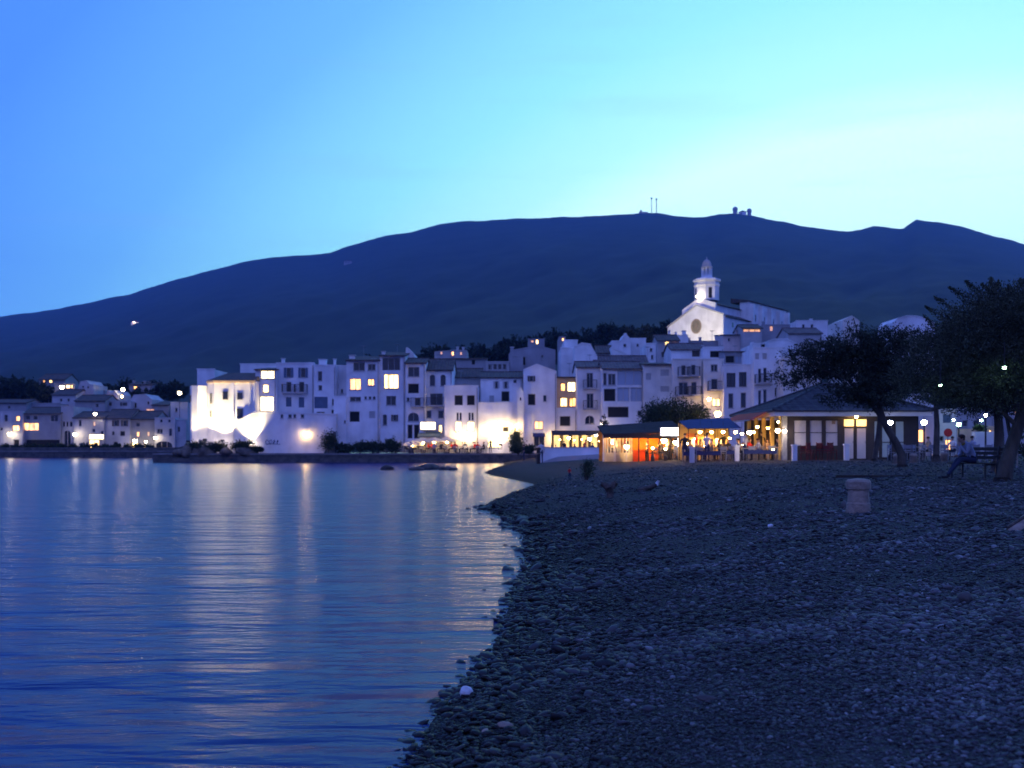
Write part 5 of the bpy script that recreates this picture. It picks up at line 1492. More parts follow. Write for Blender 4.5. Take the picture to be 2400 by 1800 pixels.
# rocks in the water
for i, (x, y, rr, lb) in enumerate([(1008, 1100, (1.3, .7, .42), 'largest dark rock in the water off the spit'), (978, 1102, (.7, .5, .22), 'flat rock left of the largest dark rock'), (1042, 1101, (.7, .5, .24), 'flat rock right of the largest dark rock'), (906, 1101, (.55, .4, .34), 'lone dark rock out in the bay'),
                                    (1062, 1102, (.4, .4, .15), 'small rock nearest the spit tip')]):
    D = 2.0 * F / (y - CY); p = P(x, y, D); rock('rock', lb, (p.x, p.y, 0.08), rr, 'rock', 80 + i)

# ---------------- yellow terrace between gabled house and glass house
AY = 'the yellow lit terrace'
o = thing('terrace_awning', 'long dark awning over the yellow lit terrace', 'awning', P(1355, 1048, 117))
MB().add([(-2.9, 3.5, 1.85), (2.9, 3.5, 1.85), (2.9, 0, 1.35), (-2.9, 0, 1.35), (-2.9, 3.5, 1.95), (2.9, 3.5, 1.95), (2.9, 0, 1.45), (-2.9, 0, 1.45)], [(0, 3, 2, 1), (4, 5, 6, 7), (0, 1, 5, 4), (1, 2, 6, 5), (2, 3, 7, 6), (3, 0, 4, 7)]).build('canvas', 'canvas_grey', o)
for x in (-2.8, -0.9, 1.0, 2.75):
    MB().tube([(x, 0.1, -.9), (x, 0.1, 1.35)], 0.04, 6).build('post', 'metal_dark', o)
MB().box(-2.9, 2.9, 4.2, 4.3, -.9, 1.8).build('back_wall', 'ochre_paint', o)
for k in range(5):
    MB().box(-2.6 + k * 1.1, -1.9 + k * 1.1, 4.17, 4.197, -.2, 1.4).build('window', 'lit_yellow', o)
for i, x in enumerate([1312, 1334, 1356, 1378, 1398]):
    dining(x, 0, 116.2 + (i % 2), AY, 2, 70 + i)
o = thing('promenade_wall', 'low white promenade wall with a ramp down to the beach', 'wall', P(1335, 1062, 84))
pr = [(-2.45, -1.0), (2.75, -1.0), (2.75, .42), (-2.45, .42)]
MB().prism(pr, 0, .35).build('wall', 'white2', o); MB().box(-2.5, 2.8, -.04, .39, .423, .5).build('coping', 'grey_wall', o)
MB().prism([(-2.45, -1.0), (2.75, -1.0), (2.75, -.05), (-1.0, -.28), (-2.45, -.75)], -1.2, -.003).build('ramp', 'grey_wall', o)
o = thing('mooring_post', 'dark mooring post at the end of the white promenade wall', 'post', P(1262, 1079, 80))
MB().lathe([(.16, -.4), (.15, .8), (.2, .82), (.2, .95), (.1, 1.02)], 10).build('shaft', 'wood_dark', o)
MB().tube([(0.1, -.18, .55), (-.1, -.2, .5), (-.2, 0, .52), (0, .2, .55), (.2, .05, .56), (.1, -.18, .55)], .025, 5).build('rope', 'pale_stone', o)
for x, y, D, t, lb in [(1268, 1060, 82, 'cloth_white', 'person in white top standing at the end of the promenade wall'), (1228, 1060, 112, 'cloth_dark', 'dark clad person standing near the quay end'), (1437, 1074, 71, 'cloth_dark', 'dark clad person standing before the orange tent')]:
    X = (x - CX) / F * D; person('stand', t, lb, (X, D, ground(X, D)), random.uniform(-2, 2))

# ---------------- orange tent restaurant
DT = 68.0; pt = P(1480, 1077, DT); gt = ground(pt.x, DT); st = DT / F
o = thing('restaurant_tent', 'orange lit canvas restaurant tent with dark sloping roof', 'tent', (pt.x, DT, gt))
tx = lambda x: (x - 1480) * st
tz = lambda y: (1077 - y) * st
MB().add([(tx(1413), 4.5, tz(1003) + .3), (tx(1600), 4.5, tz(990) + .3), (tx(1600), -.3, tz(1008)), (tx(1413), -.3, tz(1016)),
          (tx(1413), 4.5, tz(1003) + .36), (tx(1600), 4.5, tz(990) + .36), (tx(1600), -.3, tz(1006) + .03), (tx(1413), -.3, tz(1014) + .03)],
         [(0, 3, 2, 1), (4, 5, 6, 7), (0, 1, 5, 4), (1, 2, 6, 5), (2, 3, 7, 6), (3, 0, 4, 7)]).build('roof', 'canvas_grey', o)
MB().box(tx(1413), tx(1600), -.34, -.31, tz(1022), tz(1012)).build('valance', 'canvas_grey', o)
MB().box(tx(1413), tx(1600), 3.0, 3.05, 0, tz(1006)).build('back_wall', 'film_orange', o)
for k, x in enumerate([1414, 1441, 1468, 1497, 1519, 1545, 1572, 1598]):
    MB().tube([(tx(x), 0, 0), (tx(x), 0, tz(1014))], .045, 6).build('post', 'wood_dark' if k > 2 else 'canvas_white', o)
for k, x in enumerate([1417, 1423, 1430, 1437, 1447, 1452, 1459, 1474, 1479]):
    MB().prism([(tx(x), .02), (tx(x + 3.2), .02), (tx(x + 4), tz(1016)), (tx(x), tz(1016))], .06 + .05 * (k % 3), .09 + .05 * (k % 3)).build('curtain', 'film_white', o)
MB().box(tx(1484), tx(1516), .35, .37, tz(1050), tz(1020)).build('curtain', 'film_orange', o); MB().box(tx(1522), tx(1544), .35, .37, tz(1056), tz(1018)).build('curtain', 'film_orange', o)
MB().box(tx(1484), tx(1512), .0, .03, 0, tz(1050)).build('windbreak', 'film_red', o); MB().box(tx(1521), tx(1547), .0, .03, 0, tz(1058)).build('windbreak', 'film_red', o)
MB().box(tx(1413), tx(1484), .3, .33, 0, tz(1056)).build('windbreak', 'film_white', o)
for k, (x, y, dd) in enumerate([(1436, 1034, 1.6), (1470, 1046, 1.2), (1503, 1030, 1.6), (1528, 1036, 1.4), (1556, 1032, 1.6), (1585, 1036, 1.4)]):
    lamp('pendant', ['bulb among the white curtains of the tent', 'low bulb behind the white windbreak of the tent', 'bulb over the red windbreak of the tent', 'bulb beside the red windbreak end of the tent', 'bulb left below the lit fascia of the tent', 'bulb right below the lit fascia of the tent'][k], x, y, DT + dd, .2, 'lamp_warm' if k in (0, 1) else 'lamp_yellow')
o = thing('lit_sign', 'long brilliant white lit fascia sign on the tent', 'sign', P(1582, 1011, DT - .42))
MB().box(tx(1515) - tx(1480) - 2, 0.95, 0.02, .12, -.30, .26).build('box', 'metal_grey', o); MB().box(-.9, .9, 0, .019, -.26, .22).build('face', 'sign_white', o)
o = thing('lit_banner', 'tall oval white lit banner in front of the tent', 'banner', P(1594, 1077, DT - .8))
o.location.z = ground(o.location.x, o.location.y)
MB().tube([(0, 0.05, 0), (0, 0.05, 1.7)], .02, 6).build('pole', 'metal_grey', o)
MB().prism([(.17 * math.cos(math.tau * k / 16), 1.15 + .46 * math.sin(math.tau * k / 16)) for k in range(16)], 0, .04).build('panel', 'sign_white', o)
AT = 'the orange tent terrace'
for i, x in enumerate([1450, 1492, 1530, 1556, 1584]):
    dining(x, 0, DT + 1.3 + .5 * (i % 2), AT, 2, 90 + i)

# ---------------- pavilion with hipped roof
PB = P(1838, 1080, 61.0); gp = ground(PB.x + 2, 62.0)
pv = thing('pavilion', 'low cafe pavilion with dark hipped roof and pale blinds', 'pavilion', (PB.x, 61.0, gp))
sp = 61.0 / F
px_ = lambda x: (x - 1838) * sp
pz_ = lambda y: H + (CY - y) * sp - gp
W = px_(2150); DP = 10.5
ops = [(px_(a), px_(b_), pz_(1046), pz_(984)) for a, b_ in ((1860, 1891), (1897, 1928), (1934, 1965))] + [(px_(1977), px_(2032), 0.0, pz_(982))] + [(px_(a), px_(b_), 0.12, pz_(986)) for a, b_ in ((2048, 2062), (2066, 2092), (2098, 2120))]
mb = MB(); facade(mb, 0, W, -.6, pz_(974), ops, 0, .12)
mb.face([(W, 0, -.6), (W, DP, -.6), (W, DP, pz_(974)), (W, 0, pz_(974))]); mb.face([(W, DP, -.6), (0, DP, -.6), (0, DP, pz_(974)), (W, DP, pz_(974))])
mb.build('wall', 'frame_dark', pv)
for i, (a, b_, c, d) in enumerate(ops):
    if i == 3:
        for x0_, x1_ in ((a, (a + b_) / 2 - .04), ((a + b_) / 2 + .04, b_)):
            dr = MB(); dr.box(x0_ + .02, x1_ - .02, .02, .07, c + .02, pz_(1001)); dro = dr.build('door', 'frame_dark', pv)
            MB().box(x0_ + .07, x1_ - .07, .005, .018, c + .08, pz_(1004)).build('panel', 'blind', dro)
            MB().box(x0_ + .05, x1_ - .03, .03, .05, pz_(999), d - .03).build('transom', 'lit_yellow', pv)
            MB().box(x1_ - .12, x1_ - .09, -.03, .003, 1.0, 1.12).build('handle', 'metal_grey', dro)
        MB().box((a + b_) / 2 - .04, (a + b_) / 2 + .04, -.01, .11, c, d).build('post', 'frame_dark', pv)
        continue
    fr = MB(); t = .045
    fr.box(a, a + t, .0, .08, c, d); fr.box(b_ - t, b_, 0, .08, c, d); fr.box(a + t, b_ - t, 0, .08, d - t, d); fr.box(a + t, b_ - t, 0, .08, c, c + t)
    zm = pz_(1014) if i < 3 else c + (d - c) * .42
    fr.box(a + t, b_ - t, 0, .08, zm - t / 2, zm + t / 2)
    wo = fr.build('window', 'frame_dark', pv)
    for z0_, z1_ in ((c + t, zm - t / 2), (zm + t / 2, d - t)):
        MB().box(a + t, b_ - t, .04, .06, z0_ + .002, z1_ - .002).build('blind', 'blind' if i < 3 else 'blind_green', wo)
MB().box(px_(1950), px_(1958), .02, .036, pz_(994), pz_(986)).build('notice', 'cloth_tan', pv)
# terrace side: low wall, lit yellow piers
for k in range(5):
    y0 = .6 + k * 2.1
    MB().box(-.1, .1, y0, y0 + .35, -.6, pz_(974)).build('pier', 'ochre_paint', pv)
MB().box(-.06, .06, 0, DP, -.6, .55).build('low_wall', 'cloth_tan', pv)
MB().box(3.2, 3.3, .3, DP - .3, -.6, pz_(976)).build('inner_wall', 'ochre_paint', pv)
for k in range(3):
    MB().box(3.17, 3.197, 1.2 + k * 3, 2.4 + k * 3, .9, 2.1).build('inner_window', 'lit_yellow', pv)
MB().box(-.14, .14, -.14, .14, -.6, pz_(974)).build('corner_post', 'metal_grey', pv)
MB().box(-.75, W + .6, -.72, -.55, pz_(976), pz_(966)).build('fascia', 'cream', pv); MB().box(-.75, -.6, -.549, DP + .6, pz_(976), pz_(966)).build('fascia', 'cream', pv)
MB().box(-.59, W + .55, -.549, DP + .55, pz_(970), pz_(968)).build('soffit', 'cream', pv)
zr = H + (CY - 905) * 66 / F - gp; xr0 = P(1925, 0, 66).x - PB.x
ez = pz_(966) + .01
rf = MB(); rf.add([(-.85, -.8, ez), (W + .7, -.8, ez), (W + .7, DP + .7, ez), (-.85, DP + .7, ez), (xr0, 5, zr), (W - xr0 + .2, 5, zr),
                   (-.85, -.8, ez + .1), (W + .7, -.8, ez + .1), (W + .7, DP + .7, ez + .1), (-.85, DP + .7, ez + .1), (xr0, 5, zr + .1), (W - xr0 + .2, 5, zr + .1)],
                  [(6, 7, 11, 10), (7, 8, 11), (8, 9, 10, 11), (9, 6, 10), (3, 2, 1, 0), (0, 1, 7, 6), (1, 2, 8, 7), (2, 3, 9, 8), (3, 0, 6, 9)])
ro_ = rf.build('roof', 'slate', pv)
hp = MB()
for a, b_ in (((-.85, -.8, ez + .12), (xr0, 5, zr + .14)), ((W + .7, -.8, ez + .12), (W - xr0 + .2, 5, zr + .14)), ((xr0, 5, zr + .14), (W - xr0 + .2, 5, zr + .14)), ((-.85, DP + .7, ez + .12), (xr0, 5, zr + .14))):
    hp.tube([a, b_], .09, 6)
hp.build('ridge_tiles', 'slate', ro_)
# tile courses as real battens
tc = MB()
for k in range(1, 16):
    f_ = k / 16
    ya, za = -.8 + 5.8 * f_, ez + .1 + (zr - ez) * f_
    xa, xb = -.85 + (xr0 + .85) * f_, W + .7 - (xr0 + .5) * f_
    tc.box(xa, xb, ya - .02, ya + .05, za - .01, za + .03)
    tc.box(xa - .02, xa + .05, ya, DP + .7 - (DP + .7 - 5) * f_, za - .01, za + .03)
tc.build('tile_courses', 'slate', ro_)
o = thing('side_awning', 'red and ochre canvas awning at the side of the pavilion', 'awning', (PB.x - .9, 61.5, gp))
MB().add([(0, 0, 2.85), (0, 8, 2.9), (-1.0, 8, 2.45), (-1.0, 0, 2.35), (0, 0, 2.9), (0, 8, 2.95), (-1.0, 8, 2.5), (-1.0, 0, 2.4)], [(0, 3, 2, 1), (4, 5, 6, 7), (0, 1, 5, 4), (1, 2, 6, 5), (2, 3, 7, 6), (3, 0, 4, 7)]).build('canvas', 'canvas_red', o)
MB().tube([(-1.0, 0.03, 2.37), (-1.0, 7.97, 2.45)], .04, 6).build('front_rail', 'metal_grey', o)

for k, (x, y, D, lb) in enumerate([(1428, 1024, DT - .2, 'added small bulb at the left end of the tent eave'), (1455, 1023, DT - .2, 'added small bulb over the white curtains of the tent eave'), (1484, 1022, DT - .2, 'added small bulb in the middle of the tent eave'), (1512, 1021, DT - .2, 'added small bulb over the gap between the red windbreaks'),
                                   (1630, 1028, 66.4, 'added low hanging lantern at the tent end of the blue canopy'), (1655, 1026, 66.4, 'added low lantern behind the waiter'), (1682, 1030, 66.4, 'added low lantern right of the waiter'), (1710, 1027, 66.4, 'added low lantern near the right post of the blue canopy'),
                                   (1775, 1000, 64, 'added bulb under the pavilion side eave, front one'), (1800, 1003, 66, 'added bulb under the pavilion side eave, rear one'), (1782, 1048, 63.5, 'added yellow standing lantern on the pavilion terrace'), (1768, 1012, 68, 'added warm lamp deep inside the pavilion terrace')]):
    lamp('pendant' if y < 1040 else 'lantern', lb, x, y, D, .085, 'lamp_yellow')  # extra bulbs added to brighten the tent, canopy and pavilion terraces
for i, (x, D) in enumerate([(1443, 69.6), (1466, 69.8), (1510, 69.4), (1541, 69.9), (1570, 69.3)]):
    X = (x - CX) / F * D; t = TOPS[i % len(TOPS)]
    person('stand' if t in STAND else 'seat', t, ['person in white top standing inside the tent by the curtains', 'person in red top standing inside the tent', 'person in navy top seated inside the tent', 'person in tan top seated inside the tent', 'person in black top standing at the right of the tent'][i], (X, D, ground(X, D)), 1.0 + i)

for k, (x, y, D, lb) in enumerate([(1312, 1030, 115.5, 'added amber bulb at the left end of the yellow terrace'), (1346, 1031, 115.5, 'added amber bulb left of the middle of the yellow terrace'), (1364, 1030, 115.5, 'added amber bulb right of the middle of the yellow terrace'), (1405, 1034, 100, 'added amber bulb between the yellow terrace and the tent'),
                                   (1530, 1050, 66.9, 'added low amber lantern before the red windbreak'), (1560, 1052, 66.9, 'added low amber lantern beside the oval banner'), (1612, 1040, 66, 'added amber lantern between tent and blue canopy'), (1648, 1046, 65.2, 'added small standing lantern under the left half of the blue canopy'), (1702, 1048, 65.2, 'added small standing lantern under the right half of the blue canopy'),
                                   (1742, 1042, 64.5, 'added amber lantern between blue canopy and pavilion'), (1812, 1052, 63, 'added small standing lantern by the pavilion corner')]):
    lamp('pendant' if y < 1040 else 'lantern', lb, x, y, D, .075, 'lamp_yellow')  # further amber lamps added to light up the terrace strip
for i, (x, D, t, lb) in enumerate([(1605, 62.5, 'cloth_dark', 'dark clad person standing between tent and blue canopy'), (1632, 64.8, 'cloth_red', 'person in red top standing under the left of the blue canopy'), (1696, 65.0, 'cloth_dark', 'dark clad person standing under the right of the blue canopy'), (1746, 62.3, 'cloth_white', 'person in white top standing between canopy and pavilion'), (1786, 66.0, 'cloth_dark', 'dark clad person standing deep in the pavilion terrace'),
                                   (1322, 113, 'cloth_dark', 'dark clad person standing on the left of the yellow terrace'), (1372, 112, 'cloth_red', 'person in red top standing on the yellow terrace'), (1150, 122.9, 'cloth_dark', 'dark clad person standing before the dazzling low house front')]):
    X = (x - CX) / F * D; person('stand', t, lb, (X, D, ground(X, D)), i * 1.3)

# blue canopy terrace
DCn = 63.0; pc = P(1665, 1083, DCn); gc = ground(pc.x, DCn)
o = thing('terrace_canopy', 'blue canvas canopy over the cafe terrace', 'canopy', (pc.x, DCn, gc))
scn = DCn / F; qx = lambda x: (x - 1665) * scn
qz = lambda y: H + (CY - y) * scn - gc
MB().add([(qx(1612), 3.5, qz(984)), (qx(1736), 3.5, qz(980)), (qx(1738), 0, qz(1004)), (qx(1612), 0, qz(1005)), (qx(1640), 3.5, qz(983) + .08), (qx(1736), 3.5, qz(979) + .08), (qx(1738), 0, qz(1003)), (qx(1612), 0, qz(1004))],
         [(0, 3, 2, 1), (4, 5, 6, 7), (0, 1, 5, 4), (1, 2, 6, 5), (2, 3, 7, 6), (3, 0, 4, 7)]).build('canvas', 'canvas_blue', o)
for x in (1614, 1676, 1735):
    MB().tube([(qx(x), .05, 0), (qx(x), .05, qz(1005))], .03, 6).build('post', 'wood_dark', o)
    MB().tube([(qx(x), 3.4, 0), (qx(x), 3.4, qz(986))], .03, 6).build('post', 'wood_dark', o)
MB().box(qx(1612), qx(1736), 3.6, 3.68, 0, qz(990)).build('back_wall', 'ochre_paint', o)
MB().box(qx(1632), qx(1662), 3.57, 3.597, 1.5, 1.75).build('menu_board', 'canvas_orange', o)
for k in range(3):
    MB().box(qx(1640) + k * .8, qx(1640) + .5 + k * .8, 3.57, 3.597, .75, 1.35).build('window', 'lit', o)  # glowing panels added to brighten the space under the canopy
for k, x in enumerate([1641, 1668, 1695, 1724]):
    lamp('pendant', ['pendant lamp leftmost under the blue canopy', 'pendant lamp second from left under the blue canopy', 'pendant lamp third from left under the blue canopy', 'pendant lamp rightmost under the blue canopy'][k], x, 1012, DCn + .9, .10, 'lamp_yellow')
AB = 'the blue canopy terrace'; AP = 'the pavilion terrace'
for i, x in enumerate([1636, 1662, 1688, 1714]):
    dining(x, 0, DCn + .8 + .7 * (i % 2), AB, 2, 110 + i)
for i, x in enumerate([1752, 1778, 1803]):
    dining(x, 0, 62.4 + 1.4 * (i % 2), AP, 2, 120 + i)
person('stand', 'cloth_white', 'waiter in white top standing under the blue canopy', (P(1657, 0, 62.2).x, 62.2, ground(P(1657, 0, 62.2).x, 62.2)), 2.6)
# low white piers with blue windbreaks
for i, (x, D, lb) in enumerate([(1622, 60.5, 'white pier at the tent end of the terrace edge'), (1727, 61, 'white pier in the middle of the terrace edge'), (1862, 59, 'white pier in front of the pale blinds'), (1984, 59, 'white pier beside the pavilion doors')]):
    X = (x - CX) / F * D; g_ = ground(X, D)
    o = thing('pier', lb, 'pier', (X, D, g_)); MB().box(-.13, .13, -.13, .13, -.2, .86).build('shaft', 'white2', o); MB().box(-.17, .17, -.17, .17, .863, .95).build('cap', 'white2', o)
for i, (a, b_, D, lb) in enumerate([(1600, 1618, 60.8, 'blue windbreak left of the tent end pier'), (1632, 1690, 60.9, 'long blue windbreak between the first two piers'), (1702, 1722, 61, 'short blue windbreak left of the middle pier'), (1742, 1822, 61, 'low blue windbreak in front of the pavilion terrace')]):
    X0_, X1_ = (a - CX) / F * D, (b_ - CX) / F * D; g_ = ground(X0_, D)
    o = thing('windbreak', lb, 'windbreak', (X0_, D, g_)); w_ = X1_ - X0_
    MB().box(0.03, w_ - .03, -.01, .01, .42, .66).build('canvas', 'canvas_blue', o)
    for x in (0, w_):
        MB().tube([(x, 0, 0), (x, 0, .8)], .02, 6).build('post', 'metal_grey', o)
# stacked red chairs before the pale blinds
for i, x in enumerate([1885, 1901, 1917, 1934, 1950]):
    D = 60.0 - .2 * (i % 2); X = (x - CX) / F * D; g_ = ground(X, D)
    o = make_chair('red_chair', 'red plastic chair under the pale blinds of the pavilion', 'plastic_red')
    o['label'] = ['leftmost red plastic chair under the pale blinds of the pavilion', 'red plastic chair second from the left under the pale blinds, bottom of its stack', 'middle red plastic chair under the pale blinds, bottom of its stack', 'red plastic chair second from the right under the pale blinds', 'rightmost red plastic chair under the pale blinds, bottom of its stack'][i]
    o.location = (X, D, g_); o.rotation_euler = (0, 0, random.uniform(-1, 1)); o['group'] = 'red chairs by the pavilion'
    if i in (1, 2, 4):
        o2 = copy_tree(o); o2.location.z += .16; o2['label'] = {1: 'upper red chair of the left stack before the pale blinds', 2: 'upper red chair of the middle stack before the pale blinds', 4: 'upper red chair of the right stack before the pale blinds'}[i]

# ---------------- dark laurel bushes between tent and houses
for i, (x, y, rx, rz, lb) in enumerate([(1540, 1003, 1.7, 2.1, 'dark rounded bush at the left of the clump behind the tent'), (1585, 1003, 2.0, 2.6, 'tallest dark bush in the clump behind the tent'), (1622, 1003, 1.5, 2.0, 'dark bush at the right of the clump behind the tent'), (1560, 1004, 1.6, 2.2, 'dark bush in the middle of the clump behind the tent')]):
    p = P(x, y, 90 + i * .6); bu = bush('bush', lb, (p.x, p.y, p.z - .3), rx, 1.2, rz, 'plant', 700 + i, 420, .2)
    MB().box(-rx * .8, rx * .8, -.7, .7, -3.2, .25).build('planter', 'grey_wall', bu)
p = P(1416, 1012, 112); far_tree('cypress', 'narrow dark cypress at the corner of the glass house', (p.x, p.y, 1.2), .55, 1.9, 'cypress_dark', 710, .8, 'tree', None, 200, .2)

# ================================================================== SQUARE UNDER THE TREES
house('white_gable_house', 'white gabled house under the trees with an orange lit window', 2112, 2200, 985, 1066, 82,
      [('a', 2146, 1006, 2166, 1037), ('c', 2176, 1000, 2190, 1035)], prof=[(2112, 968), (2136, 925), (2200, 962)], depth=8, mat='white2')
bpy.data.objects['white_gable_house'].children[0]
o = bpy.data.objects['white_gable_house']
for ch_ in o.children:
    if ch_.name.startswith('window'):
        for g_ in ch_.children:
            if g_.name.startswith('pane'):
                g_.data.materials[0] = M['lit']
        break
house('cream_house', 'cream house with a blue shuttered window behind the round red sign', 2200.5, 2242, 962, 1064, 79, [('c', 2210, 972, 2229, 991), ('l', 2216, 1030, 2230, 1055), ('d', 2203, 1022, 2212, 1034)], depth=8, mat='cream', shutter='shutter_blue')
house('grey_house', 'grey house with greenish front behind the seated man', 2242.5, 2330, 972, 1064, 84, [('d', 2256, 985, 2268, 1000), ('c', 2270, 1015, 2300, 1040), ('d', 2282, 984, 2296, 1000)], depth=8, mat='grey_wall', shutter='blind_green')
house('orange_shop', 'small shop with red and orange lit front behind the right tree trunks', 2316, 2338, 1003, 1062, 72, [('l', 2318, 1020, 2326, 1046), ('h', 2319, 1008, 2324, 1017)], depth=5, mat='ochre', frame='sign_red')
house('end_wall_house', 'dim wall at the picture edge behind the big tree', 2340, 2440, 930, 1066, 88, [('d', 2388, 985, 2398, 1010)], depth=8, mat='grey_wall')
p = P(2222, 1062, 70); g_ = ground(p.x, 70)
o = thing('round_sign', 'round dark red road sign on a post under the trees', 'sign', (p.x, 70, g_))
MB().tube([(0, 0.04, 0), (0, 0.04, 1.9)], .035, 6).build('post', 'metal_grey', o)
h_ = P(0, 1014, 70).z - g_
MB().prism([(.29 * math.cos(math.tau * k / 20), h_ + .29 * math.sin(math.tau * k / 20)) for k in range(20)], -.02, 0).build('disc', 'sign_red', o)
MB().box(-.02, .02, .0, .05, h_ - .25, h_ + .25).build('clamp', 'metal_grey', o)
AS = 'the square under the trees'
for i, (x, D, n_) in enumerate([(2120, 57, 0), (2150, 60, 1), (2182, 56, 0), (2215, 58, 1), (2255, 55, 1), (2290, 52, 0)]):
    dining(x, 0, D, AS, n_, 140 + i)
for i, (x, y, lb) in enumerate([(2103, 1088, 'pinkish stone bollard at the curved tree trunk'), (2141, 1086, 'stone bollard right of the curved tree trunk'), (2213, 1082, 'pale rounded stone post on the square')]):
    p = gpx(x, y); o = thing('stone_bollard', lb, 'bollard', p)
    MB().lathe([(.17, -.1), (.16, .3), (.19, .34), (.19, .42), (.1, .48)], 12).build('shaft', 'pale_stone', o, True)
    MB().lathe([(.21, -.12), (.21, .04)], 12).build('foot', 'pale_stone', o)
p = P(2303, 1012, 66); bu = bush('bush', 'bright green lit plant on a wall under the trees', (p.x, p.y, p.z - .1), .6, .4, .5, 'plant', 720, 160, .12)
MB().box(-.6, .6, -.25, .25, -1.6, .1).build('planter', 'white2', bu)
lamp('wall', 'greenish lamp over the bright lit plant', 2300, 985, 65.6, .07, 'lamp_green')
p = P(2400, 1092, 40); bush('bush', 'dark green bush at the picture edge beyond the big trunk', (p.x + .3, p.y, ground(p.x, p.y)), 1.2, .8, 1.1, 'plant', 721, 260, .12)
p = gpx(2384, 1096); o = thing('thin_pole', 'thin pale pole beside the big tree trunk', 'pole', (p.x, p.y, p.z))
MB().tube([(0, 0, -.1), (0, 0, 2.6)], .022, 6).build('shaft', 'pale_stone', o); MB().lathe([(.06, -.05), (.05, .06)], 8).build('foot', 'metal_grey', o)
o = thing('traffic_mirror', 'tall rounded panel lit orange on its edge by the big trunk', 'sign', P(2368, 1092, 36))
o.location.z = ground(o.location.x, 36)
zt = P(0, 935, 36).z - o.location.z
MB().prism([(-.28, zt - 1.6), (.16, zt - 1.6), (.26, zt - 1.0), (.28, zt - .5), (.16, zt - .1), (-.05, zt), (-.28, zt - .05)], 0, .08).build('panel', 'grey_wall', o)
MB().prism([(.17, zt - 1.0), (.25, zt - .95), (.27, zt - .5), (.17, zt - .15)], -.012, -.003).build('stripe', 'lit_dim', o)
for x in (-.2, .1):
    MB().tube([(x, .04, 0), (x, .04, zt - 1.58)], .03, 6).build('post', 'metal_dark', o)

# ---------------- near trees
def tree(name, label, trunk, limbs, lobes, mat, seed, n_sp, per, length, leaf, tops=(), up=.45):
    """trunk [(x,y,D,r)], limbs lists of (x,y,D,r), crown lobes (x,y,D,rx_px,ry_px,depth m)"""
    b0 = P(*trunk[0][:3])
    o = thing(name, label, 'tree', b0)
    mb = MB()
    pts = [P(*t[:3]) - b0 for t in trunk]; pts[0].z -= .25
    mb.tube(pts, [t[3] for t in trunk], 12)
    mb.tube([pts[0] + Vector((0, 0, -.1)), pts[0] + Vector((0, 0, .35))], [trunk[0][3] * 1.6, trunk[0][3] * .98], 12)
    mb.build('trunk', 'bark', o, True)
    for lm in limbs:
        MB().tube([P(*t[:3]) - b0 for t in lm], [t[3] for t in lm], 8).build('limb', 'bark', o, True)
    L = []
    for (x, y, D, rx, ry, dp) in lobes:
        c = P(x, y, D) - b0; k = D / F
        L.append((c.x, c.y, c.z, rx * k, dp, ry * k))
    c, d = sprays(L, n_sp, per, length, seed, up, .05, .25)
    if len(tops):
        cs, dsx = [c], [d]; rr = np.random.default_rng(seed + 1)
        for (x, y, x2, y2, D, nn) in tops:
            a, e = np.array(P(x, y, D) - b0), np.array(P(x2, y2, D) - b0)
            t = rr.uniform(0, 1, nn)[:, None]
            w = .10 * (1 - t) + .015
            cs.append(a + (e - a) * t + rr.normal(0, 1, (nn, 3)) * w); dsx.append(np.repeat(((e - a) / np.linalg.norm(e - a))[None], nn, 0))
        c = np.concatenate(cs); d = np.concatenate(dsx)
    leaf_cloud('crown', mat, o, c, d, leaf, seed, .38)
    return o


gA = gpx(2115, 1094); DA = gA.y
tree('curved_tree', 'dark spreading tree with a curved leaning trunk beside the pavilion',
     [(2115, 1094, DA, .20), (2113, 1066, DA, .17), (2099, 1036, DA, .15), (2082, 1008, DA, .14), (2070, 986, DA, .13), (2062, 955, DA, .12), (2062, 920, DA, .09)],
     [[(2070, 986, DA, .09), (2030, 930, DA, .07), (1980, 885, DA - .5, .05), (1905, 860, DA - .5, .025)], [(2062, 950, DA, .08), (2030, 880, DA + .5, .06), (1960, 820, DA, .04), (1900, 795, DA, .02)],
      [(2062, 925, DA, .08), (2090, 870, DA, .05), (2120, 820, DA, .03)], [(2062, 925, DA, .07), (2040, 850, DA, .05), (2010, 780, DA, .03), (2000, 745, DA, .015)]],
     [(1838, 884, DA, 36, 12, .5), (1868, 892, DA, 42, 14, .6), (1905, 872, DA, 45, 18, .7), (1880, 838, DA, 48, 16, .7), (1935, 822, DA, 62, 20, .9), (1945, 862, DA, 60, 24, .9), (2005, 810, DA, 70, 20, .9), (1992, 778, DA, 32, 12, .5), (2052, 785, DA, 34, 9, .4), (2015, 850, DA, 80, 34, 1.1),
      (2080, 836, DA, 80, 36, 1.1), (2000, 908, DA - .6, 62, 26, .7), (2058, 920, DA, 66, 34, .9), (2118, 884, DA, 62, 38, .9), (1960, 935, DA - .4, 40, 14, .5), (2085, 792, DA, 55, 18, .8), (2140, 800, DA, 50, 24, .8)],
     'cypress_dark', 801, 4300, 10, .36, .12, up=.1)
gB = gpx(2352, 1127); DB = gB.y
